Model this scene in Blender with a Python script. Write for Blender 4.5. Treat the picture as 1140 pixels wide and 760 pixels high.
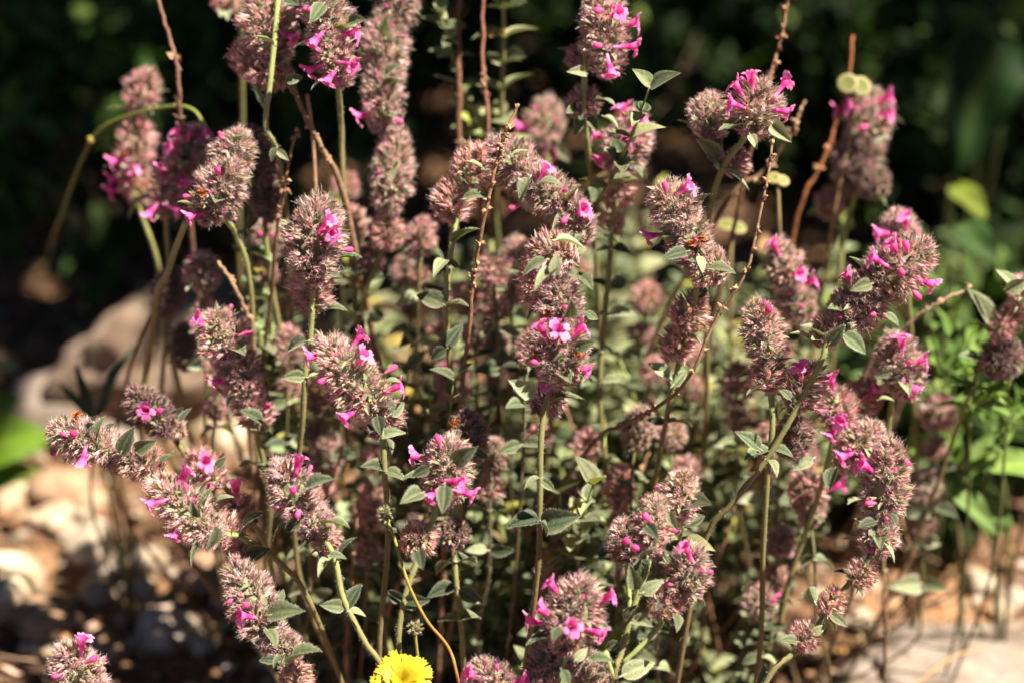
import bpy, math, random
from mathutils import Vector, Matrix, noise

# ------------------------------------------------------------------ camera, sky, sun
for o in list(bpy.data.objects):
    bpy.data.objects.remove(o)
C = bpy.context.scene.collection
sc = bpy.context.scene
W0, H0 = 1140.0, 760.0
LENS = 60.0
PITCH = math.radians(30)
D0 = 0.45                       # distance of the sharp stems
CAM = Vector((0.0, -0.39, 0.40))
cd = bpy.data.cameras.new('camera')
cd.lens = LENS; cd.sensor_width = 36; cd.sensor_fit = 'HORIZONTAL'
cd.clip_start = 0.01; cd.clip_end = 3000
cd.dof.use_dof = True; cd.dof.focus_distance = D0 + 0.004; cd.dof.aperture_fstop = 5.6
cd.dof.aperture_blades = 0
cam = bpy.data.objects.new('camera', cd); C.objects.link(cam)
cam.location = CAM; cam.rotation_euler = (math.pi/2 - PITCH, 0, 0)
sc.camera = cam
FWD = Vector((0, math.cos(PITCH), -math.sin(PITCH)))
UP = Vector((0, math.sin(PITCH), math.cos(PITCH)))
RIGHT = Vector((1, 0, 0))
K = 36.0/LENS/W0                # metres per pixel per metre of distance

SUN_DIR = Vector((0.44, -0.10, 0.78)).normalized()   # towards the sun
world = bpy.data.worlds.new('World'); sc.world = world; world.use_nodes = True
nt = world.node_tree; nt.nodes.clear()
wo = nt.nodes.new('ShaderNodeOutputWorld'); bg = nt.nodes.new('ShaderNodeBackground')
sky = nt.nodes.new('ShaderNodeTexSky'); sky.sky_type = 'NISHITA'; sky.sun_disc = False; sky.air_density = 0.4; sky.dust_density = 0.1; sky.altitude = 3500
sky.sun_elevation = math.asin(SUN_DIR.z); sky.sun_rotation = math.atan2(SUN_DIR.x, SUN_DIR.y)
bg.inputs['Strength'].default_value = 0.05
nt.links.new(sky.outputs[0], bg.inputs[0]); nt.links.new(bg.outputs[0], wo.inputs[0])
sd = bpy.data.lights.new('sun', 'SUN'); sd.energy = 5.0; sd.angle = math.radians(0.5); sd.color = (1.0, 0.89, 0.74)
sun = bpy.data.objects.new('sun', sd); C.objects.link(sun)
sun.rotation_euler = SUN_DIR.to_track_quat('Z', 'Y').to_euler()
sc.view_settings.view_transform = 'Standard'; sc.view_settings.look = 'None'
sc.view_settings.gamma = 1; sc.view_settings.exposure = 1.55
sc.render.engine = 'CYCLES'
sc.cycles.use_denoising = True
sc.cycles.max_bounces = 6; sc.cycles.diffuse_bounces = 3; sc.cycles.transparent_max_bounces = 4
sc.cycles.transmission_bounces = 4; sc.cycles.glossy_bounces = 2
sc.cycles.caustics_reflective = False; sc.cycles.caustics_refractive = False

R = random.Random(7)
def P(px, py, d=0.0):
    """Point at a pixel of the photograph and a depth behind the sharp plane."""
    z = D0 + d
    return CAM + FWD*z + RIGHT*((px-W0/2)*K*z) - UP*((py-H0/2)*K*z)
def G(px, py, z=0.0):
    """Point of the ground under a pixel."""
    dr = FWD + RIGHT*((px-W0/2)*K) - UP*((py-H0/2)*K)
    return CAM + dr*((z-CAM.z)/dr.z)
def pxm(d=0.0): return K*(D0+d)

# ------------------------------------------------------------------ helpers
class MB:
    def __init__(s): s.v = []; s.f = []; s.c = []; s.m = []
    def add(s, vs, fs, cols, m=0):
        n = len(s.v); s.v.extend([tuple(v) for v in vs])
        if isinstance(cols, tuple): cols = [cols]*len(vs)
        s.c.extend(cols)
        for f in fs: s.f.append(tuple(i+n for i in f)); s.m.append(m)
    def mesh(s, name, mats, smooth=True):
        me = bpy.data.meshes.new(name); me.from_pydata(s.v, [], s.f)
        a = me.color_attributes.new('Col', 'FLOAT_COLOR', 'POINT')
        flat = []
        for c in s.c: flat.extend((c[0], c[1], c[2], 1.0))
        a.data.foreach_set('color', flat)
        for m in (mats if isinstance(mats, (list, tuple)) else [mats]): me.materials.append(m)
        me.polygons.foreach_set('material_index', s.m)
        me.polygons.foreach_set('use_smooth', [smooth]*len(s.f))
        me.update()
        return me
WM = {}
def place(o, world_mx, parent=None):
    C.objects.link(o)
    WM[o.name] = world_mx.copy()
    if parent is not None:
        o.parent = parent
        o.matrix_basis = WM[parent.name].inverted() @ world_mx
    else:
        o.matrix_basis = world_mx
    return o
def obj(name, me, mx=Matrix.Identity(4), parent=None):
    return place(bpy.data.objects.new(name, me), mx, parent)
def thing(name, label, cat, loc, group=None):
    o = bpy.data.objects.new(name, None); o.empty_display_size = 0.01
    place(o, Matrix.Translation(loc)); tag(o, label, cat, group); return o
def tag(o, label=None, cat=None, group=None, kind=None):
    if label: o['label'] = label
    if cat: o['category'] = cat
    if group: o['group'] = group
    if kind: o['kind'] = kind
    return o
def frame(z, hint=None, roll=0.0):
    """Rotation whose Z is z and whose Y is as near hint as possible."""
    z = z.normalized()
    h = hint if hint is not None else Vector((0.31, -0.52, 0.8))
    x = h.cross(z)
    if x.length < 1e-6: x = Vector((1, 0, 0)).cross(z)
    x.normalize(); y = z.cross(x)
    m = Matrix((x, y, z)).transposed().to_4x4()
    return m @ Matrix.Rotation(roll, 4, 'Z')
def TRS(loc, rot, s): return Matrix.Translation(loc) @ rot @ Matrix.Diagonal((s, s, s, 1))
def mixc(a, b, t): return tuple(a[i]*(1-t)+b[i]*t for i in range(3))
def vary(c, r, k=0.15):
    g = 1+r.uniform(-k, k); return tuple(max(0, min(1, x*g*(1+r.uniform(-k, k)*0.4))) for x in c)
def rdir(r):
    while True:
        v = Vector((r.uniform(-1, 1), r.uniform(-1, 1), r.uniform(-1, 1)))
        if 0.05 < v.length < 1: return v.normalized()

def mat(name, rough=0.7, trans=0.0, tcol=(1, 1, 1), spec=0.3, objvar=0.0, sheen=0.0, noise_scale=0, noise_amt=0.0, bump=0.0, bscale=900, huevar=0.0, flat=None):
    m = bpy.data.materials.new(name); m.use_nodes = True
    n = m.node_tree.nodes; l = m.node_tree.links; n.clear()
    out = n.new('ShaderNodeOutputMaterial'); b = n.new('ShaderNodeBsdfPrincipled')
    b.inputs['Roughness'].default_value = rough; b.inputs['Specular IOR Level'].default_value = spec
    if sheen: b.inputs['Sheen Weight'].default_value = sheen; b.inputs['Sheen Roughness'].default_value = 0.4
    if flat: 
        col = n.new('ShaderNodeRGB'); col.outputs[0].default_value = (*flat, 1); c = col.outputs[0]
    else:
        at = n.new('ShaderNodeAttribute'); at.attribute_name = 'Col'; c = at.outputs['Color']
    if noise_amt:
        tc = n.new('ShaderNodeTexCoord'); no = n.new('ShaderNodeTexNoise'); no.inputs['Scale'].default_value = noise_scale
        no.inputs['Detail'].default_value = 5; no.inputs['Roughness'].default_value = 0.65
        l.new(tc.outputs['Object'], no.inputs['Vector'])
        mr = n.new('ShaderNodeMapRange'); mr.inputs['From Min'].default_value = 0.3; mr.inputs['From Max'].default_value = 0.7
        mr.inputs['To Min'].default_value = 1-noise_amt; mr.inputs['To Max'].default_value = 1+noise_amt*0.7
        l.new(no.outputs['Fac'], mr.inputs['Value'])
        vm = n.new('ShaderNodeVectorMath'); vm.operation = 'SCALE'; l.new(c, vm.inputs[0]); l.new(mr.outputs[0], vm.inputs['Scale']); c = vm.outputs[0]
    if objvar or huevar:
        oi = n.new('ShaderNodeObjectInfo'); hs = n.new('ShaderNodeHueSaturation')
        m1 = n.new('ShaderNodeMapRange'); m1.inputs['To Min'].default_value = 1-objvar; m1.inputs['To Max'].default_value = 1+objvar
        l.new(oi.outputs['Random'], m1.inputs['Value']); l.new(m1.outputs[0], hs.inputs['Value'])
        fr = n.new('ShaderNodeMath'); fr.operation = 'MULTIPLY'; fr.inputs[1].default_value = 7.31
        fr2 = n.new('ShaderNodeMath'); fr2.operation = 'FRACT'
        l.new(oi.outputs['Random'], fr.inputs[0]); l.new(fr.outputs[0], fr2.inputs[0])
        m2 = n.new('ShaderNodeMapRange'); m2.inputs['To Min'].default_value = 0.5-huevar; m2.inputs['To Max'].default_value = 0.5+huevar
        l.new(fr2.outputs[0], m2.inputs['Value']); l.new(m2.outputs[0], hs.inputs['Hue'])
        l.new(c, hs.inputs['Color']); c = hs.outputs[0]
    l.new(c, b.inputs['Base Color'])
    if bump:
        tc2 = n.new('ShaderNodeTexCoord'); no2 = n.new('ShaderNodeTexNoise'); no2.inputs['Scale'].default_value = bscale; no2.inputs['Detail'].default_value = 6
        l.new(tc2.outputs['Object'], no2.inputs['Vector'])
        bu = n.new('ShaderNodeBump'); bu.inputs['Strength'].default_value = 1; bu.inputs['Distance'].default_value = bump
        l.new(no2.outputs['Fac'], bu.inputs['Height']); l.new(bu.outputs[0], b.inputs['Normal'])
    last = b.outputs[0]
    if trans:
        t = n.new('ShaderNodeBsdfTranslucent'); mx = n.new('ShaderNodeMixShader'); mx.inputs[0].default_value = trans
        mm = n.new('ShaderNodeMix'); mm.data_type = 'RGBA'; mm.blend_type = 'MULTIPLY'; mm.inputs['Factor'].default_value = 1
        l.new(c, mm.inputs['A']); mm.inputs['B'].default_value = (*tcol, 1)
        l.new(mm.outputs['Result'], t.inputs['Color'])
        l.new(b.outputs[0], mx.inputs[1]); l.new(t.outputs[0], mx.inputs[2]); last = mx.outputs[0]
    l.new(last, out.inputs[0])
    return m
M = {}
M['calyx'] = mat('calyx', 0.75, 0.33, (1, .95, .9), 0.2, objvar=0.12, huevar=0.012)
M['hair'] = mat('hair', 0.6, 0.4, (1, 1, 1), 0.2)
M['petal'] = mat('petal', 0.5, 0.38, (1, .9, 1), 0.2, objvar=0.1)
M['leaf'] = mat('leaf', 0.6, 0.25, (.95, 1.1, .5), 0.3, objvar=0.22, huevar=0.02, sheen=0.15, noise_scale=700, noise_amt=0.25, bump=0.0003, bscale=1100)
M['stem'] = mat('stem', 0.6, 0.0, spec=0.3, objvar=0.12, noise_scale=300, noise_amt=0.2)
M['bark'] = mat('bark', 0.85, 0.0, spec=0.2, noise_scale=400, noise_amt=0.4, bump=0.0004, bscale=700)
M['rock'] = mat('rock', 0.9, 0.0, spec=0.2, noise_scale=3.5, noise_amt=0.3, bump=0.0012, bscale=7, objvar=0.1)
M['crumb'] = mat('crumb', 0.9, 0.0, spec=0.2, noise_scale=300, noise_amt=0.3)
M['litter'] = mat('litter', 0.8, 0.15, (1, .8, .5), 0.25, noise_scale=500, noise_amt=0.3)
M['broad'] = mat('broad_leaf', 0.65, 0.25, (.9, 1.1, .3), 0.15, noise_scale=90, noise_amt=0.25)
M['yellow'] = mat('yellow_petal', 0.5, 0.3, (1, 1, .6), 0.3)

# ------------------------------------------------------------------ ground
def ground_mat():
    m = bpy.data.materials.new('soil'); m.use_nodes = True
    n = m.node_tree.nodes; l = m.node_tree.links; b = n['Principled BSDF']; b.inputs['Roughness'].default_value = 0.95
    tc = n.new('ShaderNodeTexCoord')
    a = n.new('ShaderNodeTexNoise'); a.inputs['Scale'].default_value = 14; a.inputs['Detail'].default_value = 8; l.new(tc.outputs['Object'], a.inputs['Vector'])
    r = n.new('ShaderNodeValToRGB'); r.color_ramp.elements[0].position = .35; r.color_ramp.elements[0].color = (.07, .035, .018, 1)
    r.color_ramp.elements[1].position = .68; r.color_ramp.elements[1].color = (.30, .165, .085, 1)
    l.new(a.outputs['Fac'], r.inputs[0])
    v = n.new('ShaderNodeTexNoise'); v.inputs['Scale'].default_value = 260; v.inputs['Detail'].default_value = 6; l.new(tc.outputs['Object'], v.inputs['Vector'])
    mr = n.new('ShaderNodeMapRange'); mr.inputs['From Min'].default_value = .3; mr.inputs['From Max'].default_value = .7; mr.inputs['To Min'].default_value = .5; mr.inputs['To Max'].default_value = 1.5
    l.new(v.outputs['Fac'], mr.inputs['Value'])
    s = n.new('ShaderNodeVectorMath'); s.operation = 'SCALE'; l.new(r.outputs[0], s.inputs[0]); l.new(mr.outputs[0], s.inputs['Scale'])
    l.new(s.outputs[0], b.inputs['Base Color'])
    bu = n.new('ShaderNodeBump'); bu.inputs['Distance'].default_value = .004; l.new(v.outputs['Fac'], bu.inputs['Height']); l.new(bu.outputs[0], b.inputs['Normal'])
    return m
def gz(x, y):
    f = 1/(1+max(0, math.hypot(x, y)-3)**2)
    return (0.010*noise.noise(Vector((x*7, y*7, 0.3))) + 0.004*noise.noise(Vector((x*30, y*30, 2.3))))*f
def build_ground():
    n = 170; mb = MB(); cs = []
    for i in range(n+1):
        t = (i/n*2-1); cs.append(math.sinh(t*8.2)/math.sinh(8.2)*900 + t*0.9)
    vs = [(x, y+0.3, gz(x, y+0.3)) for y in cs for x in cs]
    fs = [(j*(n+1)+i, j*(n+1)+i+1, (j+1)*(n+1)+i+1, (j+1)*(n+1)+i) for j in range(n) for i in range(n)]
    mb.add(vs, fs, (0.1, 0.06, 0.04))
    o = obj('ground', mb.mesh('ground', ground_mat())); tag(o, kind='structure')
build_ground()

# ------------------------------------------------------------------ shape builders
def tube(mb, pts, rads, col0, col1=None, seg=8, m=0, cap=True):
    col1 = col1 or col0; n = len(pts); vs = []; cols = []; prev = None
    for i, p in enumerate(pts):
        t = (pts[min(i+1, n-1)] - pts[max(i-1, 0)])
        if t.length < 1e-9: t = Vector((0, 0, 1))
        t.normalize()
        if prev is None: x = t.orthogonal().normalized()
        else:
            x = prev - t*prev.dot(t)
            x = x.normalized() if x.length > 1e-6 else t.orthogonal().normalized()
        prev = x; y = t.cross(x)
        for k in range(seg):
            a = 2*math.pi*k/seg; rr = rads[i]
            vs.append(p + x*math.cos(a)*rr + y*math.sin(a)*rr); cols.append(mixc(col0, col1, i/max(1, n-1)))
    fs = [(i*seg+k, i*seg+(k+1) % seg, (i+1)*seg+(k+1) % seg, (i+1)*seg+k) for i in range(n-1) for k in range(seg)]
    if cap: fs += [tuple(range((n-1)*seg, n*seg)), tuple(reversed(range(seg)))]
    mb.add(vs, fs, cols, m)
def hair(mb, p, d, L, w, col, m, r):
    s = d.cross(rdir(r))
    if s.length < 1e-5: return
    s.normalize(); bend = rdir(r)*L*0.18
    a = p + d*L*0.55 + bend*0.5; b = p + d*L + bend
    mb.add([p-s*w, p+s*w, a+s*w*0.7, a-s*w*0.7, b], [(0, 1, 2, 3), (3, 2, 4)], col, m)
def catmull(pts, sub=6):
    if len(pts) < 3: 
        return [pts[0].lerp(pts[-1], i/sub) for i in range(sub+1)]
    out = []; q = [pts[0]*2-pts[1]] + pts + [pts[-1]*2-pts[-2]]
    for i in range(1, len(q)-2):
        for k in range(sub):
            t = k/sub; a, b, c, d = q[i-1], q[i], q[i+1], q[i+2]
            out.append(0.5*((2*b) + (c-a)*t + (2*a-5*b+4*c-d)*t*t + (3*b-a-3*c+d)*t**3))
    out.append(pts[-1]); return out

PAL = {
 'fuzz': dict(base=(.30, .31, .18), mid=(.76, .47, .47), tooth=(.60, .23, .31), pale=(.90, .74, .71), green=(.34, .38, .19)),
 'red':  dict(base=(.46, .34, .24), mid=(.80, .44, .44), tooth=(.62, .20, .25), pale=(.88, .64, .61), green=(.34, .34, .19)),
 'dark': dict(base=(.20, .18, .12), mid=(.38, .20, .21), tooth=(.30, .09, .14), pale=(.54, .38, .36), green=(.13, .15, .08)),  # heads standing in shadow: the shade is put into these darker colours
}
MM = 0.001
def calyx(mb, p, d, L, wid, pal, r, hairs=9):
    x = d.orthogonal().normalized(); x = Matrix.Rotation(r.uniform(0, 6.28), 3, d) @ x; y = d.cross(x)
    t = r.random()
    mid = mixc(pal['mid'], pal['pale'], max(0, r.uniform(-.5, 1))) if t > .25 else mixc(pal['green'], pal['mid'], r.random()*.6)
    base = vary(pal['base'], r); mid = vary(mid, r); tooth = vary(mixc(pal['tooth'], pal['pale'], max(0, r.uniform(-.9, .8))), r, .25)
    vs = []; cols = []; n = 5
    Lt = L*r.uniform(.28, .42); Lb = L-Lt; flare = r.uniform(1.2, 2.0)
    for z, rr, c in ((0, .45, base), (Lb*.5, 1.0, mixc(base, mid, .6)), (Lb, 1.05, mid)):
        for k in range(n):
            a = 2*math.pi*k/n; vs.append(p + d*z + (x*math.cos(a)+y*math.sin(a))*wid*rr); cols.append(c)
    fs = [(i*n+k, i*n+(k+1) % n, (i+1)*n+(k+1) % n, (i+1)*n+k) for i in range(2) for k in range(n)]
    tips = []
    for k in range(n):
        a = 2*math.pi*(k+.5)/n; rr = (x*math.cos(a)+y*math.sin(a))
        q = p + d*(Lb + Lt*r.uniform(.75, 1.15)) + rr*wid*flare + rdir(r)*wid*.35
        tips.append((q, (d+rr*.5).normalized()))
        i = len(vs); vs.append(q); cols.append(tooth); fs.append((2*n+k, 2*n+(k+1) % n, i))
    mb.add(vs, fs, cols, 0)
    hc = mixc(pal['pale'], (.94, .87, .84), .7)
    for h in range(hairs):
        if h % 2 and tips:
            q, dd = tips[h % 5]; q = p.lerp(q, r.uniform(.6, 1)); hd = (dd + rdir(r)*.7).normalized()
        else:
            a = r.uniform(0, 6.28); rr = x*math.cos(a)+y*math.sin(a); q = p + d*L*r.uniform(.25, .75) + rr*wid*1.0; hd = (rr + d*.6 + rdir(r)*.4).normalized()
        hair(mb, q, hd, r.uniform(.7, 1.8)*MM, .027*MM, vary(hc, r, .1), 1, r)
def leaf_into(mb, base, d, nrm, L, w, col, edge, m=0, fold=.35, curl=.25, nl=7, nw=4, r=R):
    side = d.cross(nrm).normalized(); nrm = side.cross(d).normalized()
    vs = []; cols = []
    for i in range(nl+1):
        t = i/nl; ww = w*(math.sin(math.pi*min(1, t**.75))**.8 if 0 < t < 1 else 0.03)*(1-.25*t)
        for j in range(nw+1):
            s = j/nw*2-1
            vs.append(base + d*L*t + side*ww*s*.5 + nrm*(abs(s)*ww*.5*fold*1.6 - curl*L*t*t + .25*curl*L*t))
            e = abs(s); c = mixc(col, edge, max(0, e-.5)*1.6 if e > .5 else (.35 if j*2 == nw else 0))
            cols.append(c)
    q = nw+1
    mb.add(vs, [(i*q+j, i*q+j+1, (i+1)*q+j+1, (i+1)*q+j) for i in range(nl) for j in range(nw)], cols, m)
    return vs

def head_mesh(kind, aspect, seed, n=None):
    """A dense head of hairy calyces, radius 10 mm, half length 10*aspect mm, axis +Z."""
    r = random.Random(seed); mb = MB(); pal = PAL[kind]; RR = 10*MM; H = RR*aspect
    loose = kind == 'red' or aspect < .9
    n = int(235*(.35+.65*aspect)) if not loose else int(92*(.6+.5*aspect))
    # core
    for k in range(1):
        vs = []; fs = []; cols = []; a_, b_ = 10, 8
        for i in range(b_+1):
            th = math.pi*i/b_
            for j in range(a_):
                ph = 2*math.pi*j/a_; f = (.50 if not loose else .28)*(1+.12*r.uniform(-1, 1))
                vs.append(Vector((math.sin(th)*math.cos(ph)*RR*f, math.sin(th)*math.sin(ph)*RR*f, math.cos(th)*H*f*1.1))); cols.append(vary(pal['base'], r, .2))
        fs = [(i*a_+j, (i+1)*a_+j, (i+1)*a_+(j+1) % a_, i*a_+(j+1) % a_) for i in range(b_) for j in range(a_)]
        mb.add(vs, fs, cols)
    for i in range(n):
        z = 1-2*(i+.5)/n; ph = i*2.39996+r.uniform(-.35, .35); rad = math.sqrt(max(0, 1-z*z))
        if loose: z = max(-1, min(1, z*.9+.15))
        # the spike is a pile of whorls: the surface pinches in between them
        zz = z*aspect; pinch = 1 - (.16 if aspect > 1.1 else .05)*(.5+.5*math.cos(zz*math.pi*2/.75+seed))
        pinch *= 1 + .20*noise.noise(Vector((math.cos(ph)*1.5, math.sin(ph)*1.5, zz*1.7+seed)))
        taper = 1-.12*max(0, z)
        surf = Vector((math.cos(ph)*rad*RR*pinch*taper, math.sin(ph)*rad*RR*pinch*taper, z*H))
        axis_pt = Vector((0, 0, z*H*.80 - .12*RR))
        d = (surf-axis_pt); d = d.normalized() if d.length > 1e-6 else Vector((0, 0, 1))
        d = (d + rdir(r)*.28 + Vector((0, 0, .15))).normalized()
        L = r.uniform(4.0, 5.4)*MM*(1.35 if loose else 1); k = r.uniform(.86, 1.08)
        pn = noise.noise(surf*180 + Vector((seed*3.1, 0, 0)))
        if pn > .31: pl = dict(pal, mid=mixc(pal['mid'], pal['green'], .65), base=pal['green'], tooth=mixc(pal['tooth'], pal['green'], .35))
        elif pn < -.24: pl = dict(pal, mid=mixc(pal['mid'], (.30, .14, .12), .6), pale=mixc(pal['pale'], (.42, .24, .20), .5), tooth=mixc(pal['tooth'], (.22, .06, .08), .6))
        else: pl = pal
        if r.random() < .04: pl = dict(pal, mid=(.34, .18, .08), pale=(.5, .3, .16), tooth=(.25, .11, .05))
        calyx(mb, surf*k - d*L, d, L, r.uniform(.42, .62)*MM*(1.15 if loose else 1), pl, r, hairs=20 if not loose else 26)
    # bractlets
    for i in range(int(26*aspect) if not loose else 8):
        z = r.uniform(-.9, .95); ph = r.uniform(0, 6.28); rad = math.sqrt(1-z*z)
        p = Vector((math.cos(ph)*rad*RR*.62, math.sin(ph)*rad*RR*.62, z*H*.7)); d = (Vector((math.cos(ph)*rad, math.sin(ph)*rad, z*.8+.25)) + rdir(r)*.3).normalized()
        g = vary(mixc((.16, .21, .09), (.36, .38, .22), r.random()), r)
        leaf_into(mb, p, d, (Vector((0, 0, 1))+rdir(r)*.6), r.uniform(3.6, 4.9)*MM, r.uniform(1.3, 2.2)*MM, g, mixc(g, (.6, .5, .42), .6), 0, r=r, nl=5, nw=2)
    return mb.mesh('flower_head_'+kind, [M['calyx'], M['hair']], smooth=False)

def flower_mesh(seed, openness=1.0):
    """Two-lipped tubular corolla, base at the origin, mouth at z = 6.5 mm."""
    r = random.Random(seed); mb = MB(); seg = 12
    deep = (.66, .03, .30); pink = (.93, .19, .56); pale = (.95, .50, .76)
    zs = (0, 2.5, 4.2, 5.6, 6.5); rs = (.42, .55, .85, 1.25, 1.5); cl = (pale, pink, deep, pink, pink)
    vs = []; cols = []
    for z, rr, c in zip(zs, rs, cl):
        for k in range(seg):
            a = 2*math.pi*k/seg; vs.append(Vector((math.cos(a)*rr*MM, math.sin(a)*rr*MM*.85 + z*z*.012*MM, z*MM))); cols.append(vary(c, r, .08))
    mb.add(vs, [(i*seg+k, i*seg+(k+1) % seg, (i+1)*seg+(k+1) % seg, (i+1)*seg+k) for i in range(len(zs)-1) for k in range(seg)], cols)
    for ang, L, w, cup in ((90, 1.9, 2.3, .75), (-90, 2.9, 2.5, -.15), (-25, 2.0, 1.9, .1), (-155, 2.0, 1.9, .1), (60, 1.3, 1.3, .7), (120, 1.3, 1.3, .7)):
        a = math.radians(ang+r.uniform(-8, 8)); out = Vector((math.cos(a), math.sin(a), 0)); side = Vector((-out.y, out.x, 0))
        nl, nw = 5, 4; vs = []; cols = []; L *= r.uniform(.72, 1.0)
        for i in range(nl+1):
            t = i/nl
            ww = w*(.55+.55*math.sin(math.pi*min(1, t*.85+.1))) * (1 if t < .85 else .8)
            for j in range(nw+1):
                s = j/nw*2-1; notch = (1-abs(s))*.35 if i == nl else 0
                p = out*(1.35 + (L*t-notch)*(1-abs(cup)*.45)*openness) + side*ww*.5*s + Vector((0, 0, 6.4 + cup*L*t*.9 + (1-openness)*L*t - .5*t*t*(1 if cup < .5 else 0) + .22*math.sin(s*4+t*5+ang)))
                p = Vector((p.x, p.y+.45, p.z))
                vs.append(p*MM); cols.append(vary(mixc(pink, pale, t*.55+.2*r.random()), r, .08))
        q = nw+1
        mb.add(vs, [(i*q+j, i*q+j+1, (i+1)*q+j+1, (i+1)*q+j) for i in range(nl) for j in range(nw)], cols)
    return mb.mesh('flower', M['petal'])
def bud_mesh():
    mb = MB(); seg = 8
    prof = ((0, .3), (1.0, .5), (2.2, .8), (3.0, .85), (3.6, .5), (3.8, .05)); vs = []; cols = []
    for i, (z, rr) in enumerate(prof):
        for k in range(seg):
            a = 2*math.pi*k/seg; vs.append((math.cos(a)*rr*MM*(1+.1*math.sin(3*a)), math.sin(a)*rr*MM, z*MM)); cols.append(mixc((.75, .25, .42), (.75, .04, .34), i/5))
    mb.add(vs, [(i*seg+k, i*seg+(k+1) % seg, (i+1)*seg+(k+1) % seg, (i+1)*seg+k) for i in range(len(prof)-1) for k in range(seg)], cols)
    return mb.mesh('bud', M['petal'])
def withered_mesh(seed):
    r = random.Random(seed); mb = MB()
    for k in range(9):
        p = rdir(r)*.5*MM + Vector((0, 0, 2*MM)); d = (rdir(r)+Vector((0, 0, .9))).normalized()
        c = vary((.50, .17, .05), r, .3)
        leaf_into(mb, p, d, rdir(r), r.uniform(1.2, 2.4)*MM, r.uniform(.8, 1.4)*MM, c, mixc(c, (.2, .07, .03), .5), r=r, nl=4, nw=2, curl=.7, fold=.8)
    return mb.mesh('withered_flower', M['litter'], smooth=False)
def leaf_mesh(seed, tone):
    """Hairy oval leaf 10 mm long, base at the origin, tip along +Z, upper face to +Y."""
    r = random.Random(seed); mb = MB()
    col, edge = tone
    col = vary(col, r, .1)
    L = 10*MM; w = r.uniform(5.6, 7.0)*MM
    fold = r.uniform(.15, .5); curl = r.uniform(.05, .4)
    vs = leaf_into(mb, Vector((0, 0, 0)), Vector((0, 0, 1)), Vector((0, 1, 0)), L, w, col, edge, 0, fold, curl, 12, 6, r)
    # stalk
    tube(mb, [Vector((0, 0, -1.2*MM)), Vector((0, .1*MM, 0)), Vector((0, 0, 1.5*MM))], [.35*MM, .32*MM, .2*MM], edge, edge, 6)
    q = 7
    for i in range(1, 12):
        for j in (0, 6):
            for h in range(5):
                p = vs[i*q+j].lerp(vs[min(12, i+1)*q+j], r.random()); d = (Vector((-1 if j == 0 else 1, .3, .5))*(-1) + rdir(r)*.6)
                d = (p - Vector((0, 0, p.z))).normalized() + rdir(r)*.5 + Vector((0, 0, .4)); d.normalize()
                hair(mb, p, d, r.uniform(.3, .7)*MM, .025*MM, (.7, .7, .62), 1, r)
        for h in range(16):
            j = r.randrange(0, 6); p = vs[i*q+j].lerp(vs[i*q+j+1], r.random())
            hair(mb, p, (Vector((0, 1 if r.random() < .5 else -1, .6))+rdir(r)*.6).normalized(), r.uniform(.25, .5)*MM, .022*MM, (.62, .64, .55), 1, r)
    return mb.mesh('leaf', [M['leaf'], M['hair']])

HEADS = {}
def get_head(kind, asp):
    key = (kind, min((.75, 1.0, 1.35, 1.8, 2.3), key=lambda a: abs(a-asp)))
    if key not in HEADS:
        HEADS[key] = [head_mesh(kind, key[1], 100+len(HEADS)*7+s) for s in range(3 if kind != 'dark' else 1)]
    return R.choice(HEADS[key]), key[1]
FLOWERS = [flower_mesh(i, o) for i, o in enumerate((1.0, .9, 1.05, .6, .8))]
BUD = bud_mesh(); WITHER = [withered_mesh(i) for i in range(3)]
T_GREY = ((.085, .125, .05), (.34, .36, .24)); T_DARK = ((.035, .06, .025), (.24, .26, .17)); T_PALE = ((.24, .29, .14), (.50, .50, .36))  # dark tone: random variation, and painted shade on leaves turned from the sun
LEAVES = {k: [leaf_mesh(i+o, t) for i in range(3)] for k, t, o in (('g', T_GREY, 0), ('d', T_DARK, 10), ('p', T_PALE, 20))}

def put_leaf(parent, base, tip, tone='g', up=None, name='leaf', squash=1.0):
    d = tip-base; L = d.length
    hint = up if up is not None else (Vector((0, -.35, 1)) + rdir(R)*.75)
    rot = frame(d, hint)
    return obj(name, R.choice(LEAVES[tone]), TRS(base, rot, 0.98*L/(10*MM)), parent)

def stem_mesh(pts, r0, r1, c0, c1, hairs=0):
    mb = MB(); n = len(pts); rr = []
    for i in range(n):
        rr.append((r0+(r1-r0)*i/(n-1))*(1+.05*math.sin(i*2.1)))
    tube(mb, pts, rr, c0, c1, 8)
    r = random.Random(int(abs(pts[0].x)*1e5)+n)
    for k in range(hairs):
        i = r.randrange(0, n-1); t = r.random(); p = pts[i].lerp(pts[i+1], t); ax = (pts[i+1]-pts[i]).normalized()
        d = ax.cross(rdir(r))
        if d.length < .01: continue
        d.normalize(); hair(mb, p+d*rr[i]*.9, (d+rdir(r)*.35).normalized(), r.uniform(.4, .9)*MM, .02*MM, (.8, .8, .7), 1, r)
    return mb.mesh('stem', [M['stem'], M['hair']])

STEM_G = (.24, .27, .10); STEM_L = (.29, .36, .12); STEM_B = (.16, .09, .05)
def to_ground(pts, drift=None):
    p = pts[-1]; prev = pts[-2]; v = (p-prev).normalized()
    v = (v + Vector((0, 0, -1.6))).normalized()
    k = max(.02, p.z*.45)
    m = p + v*k
    gx = m.x*.74 + R.uniform(-.018, .018); gy = m.y + .012 + max(-.02, min(.02, v.y*.05))
    m = m + Vector((R.uniform(-.006, .006), R.uniform(-.006, .01), 0))
    return pts + [m, Vector((gx, gy, gz(gx, gy)-.004))]

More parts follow.
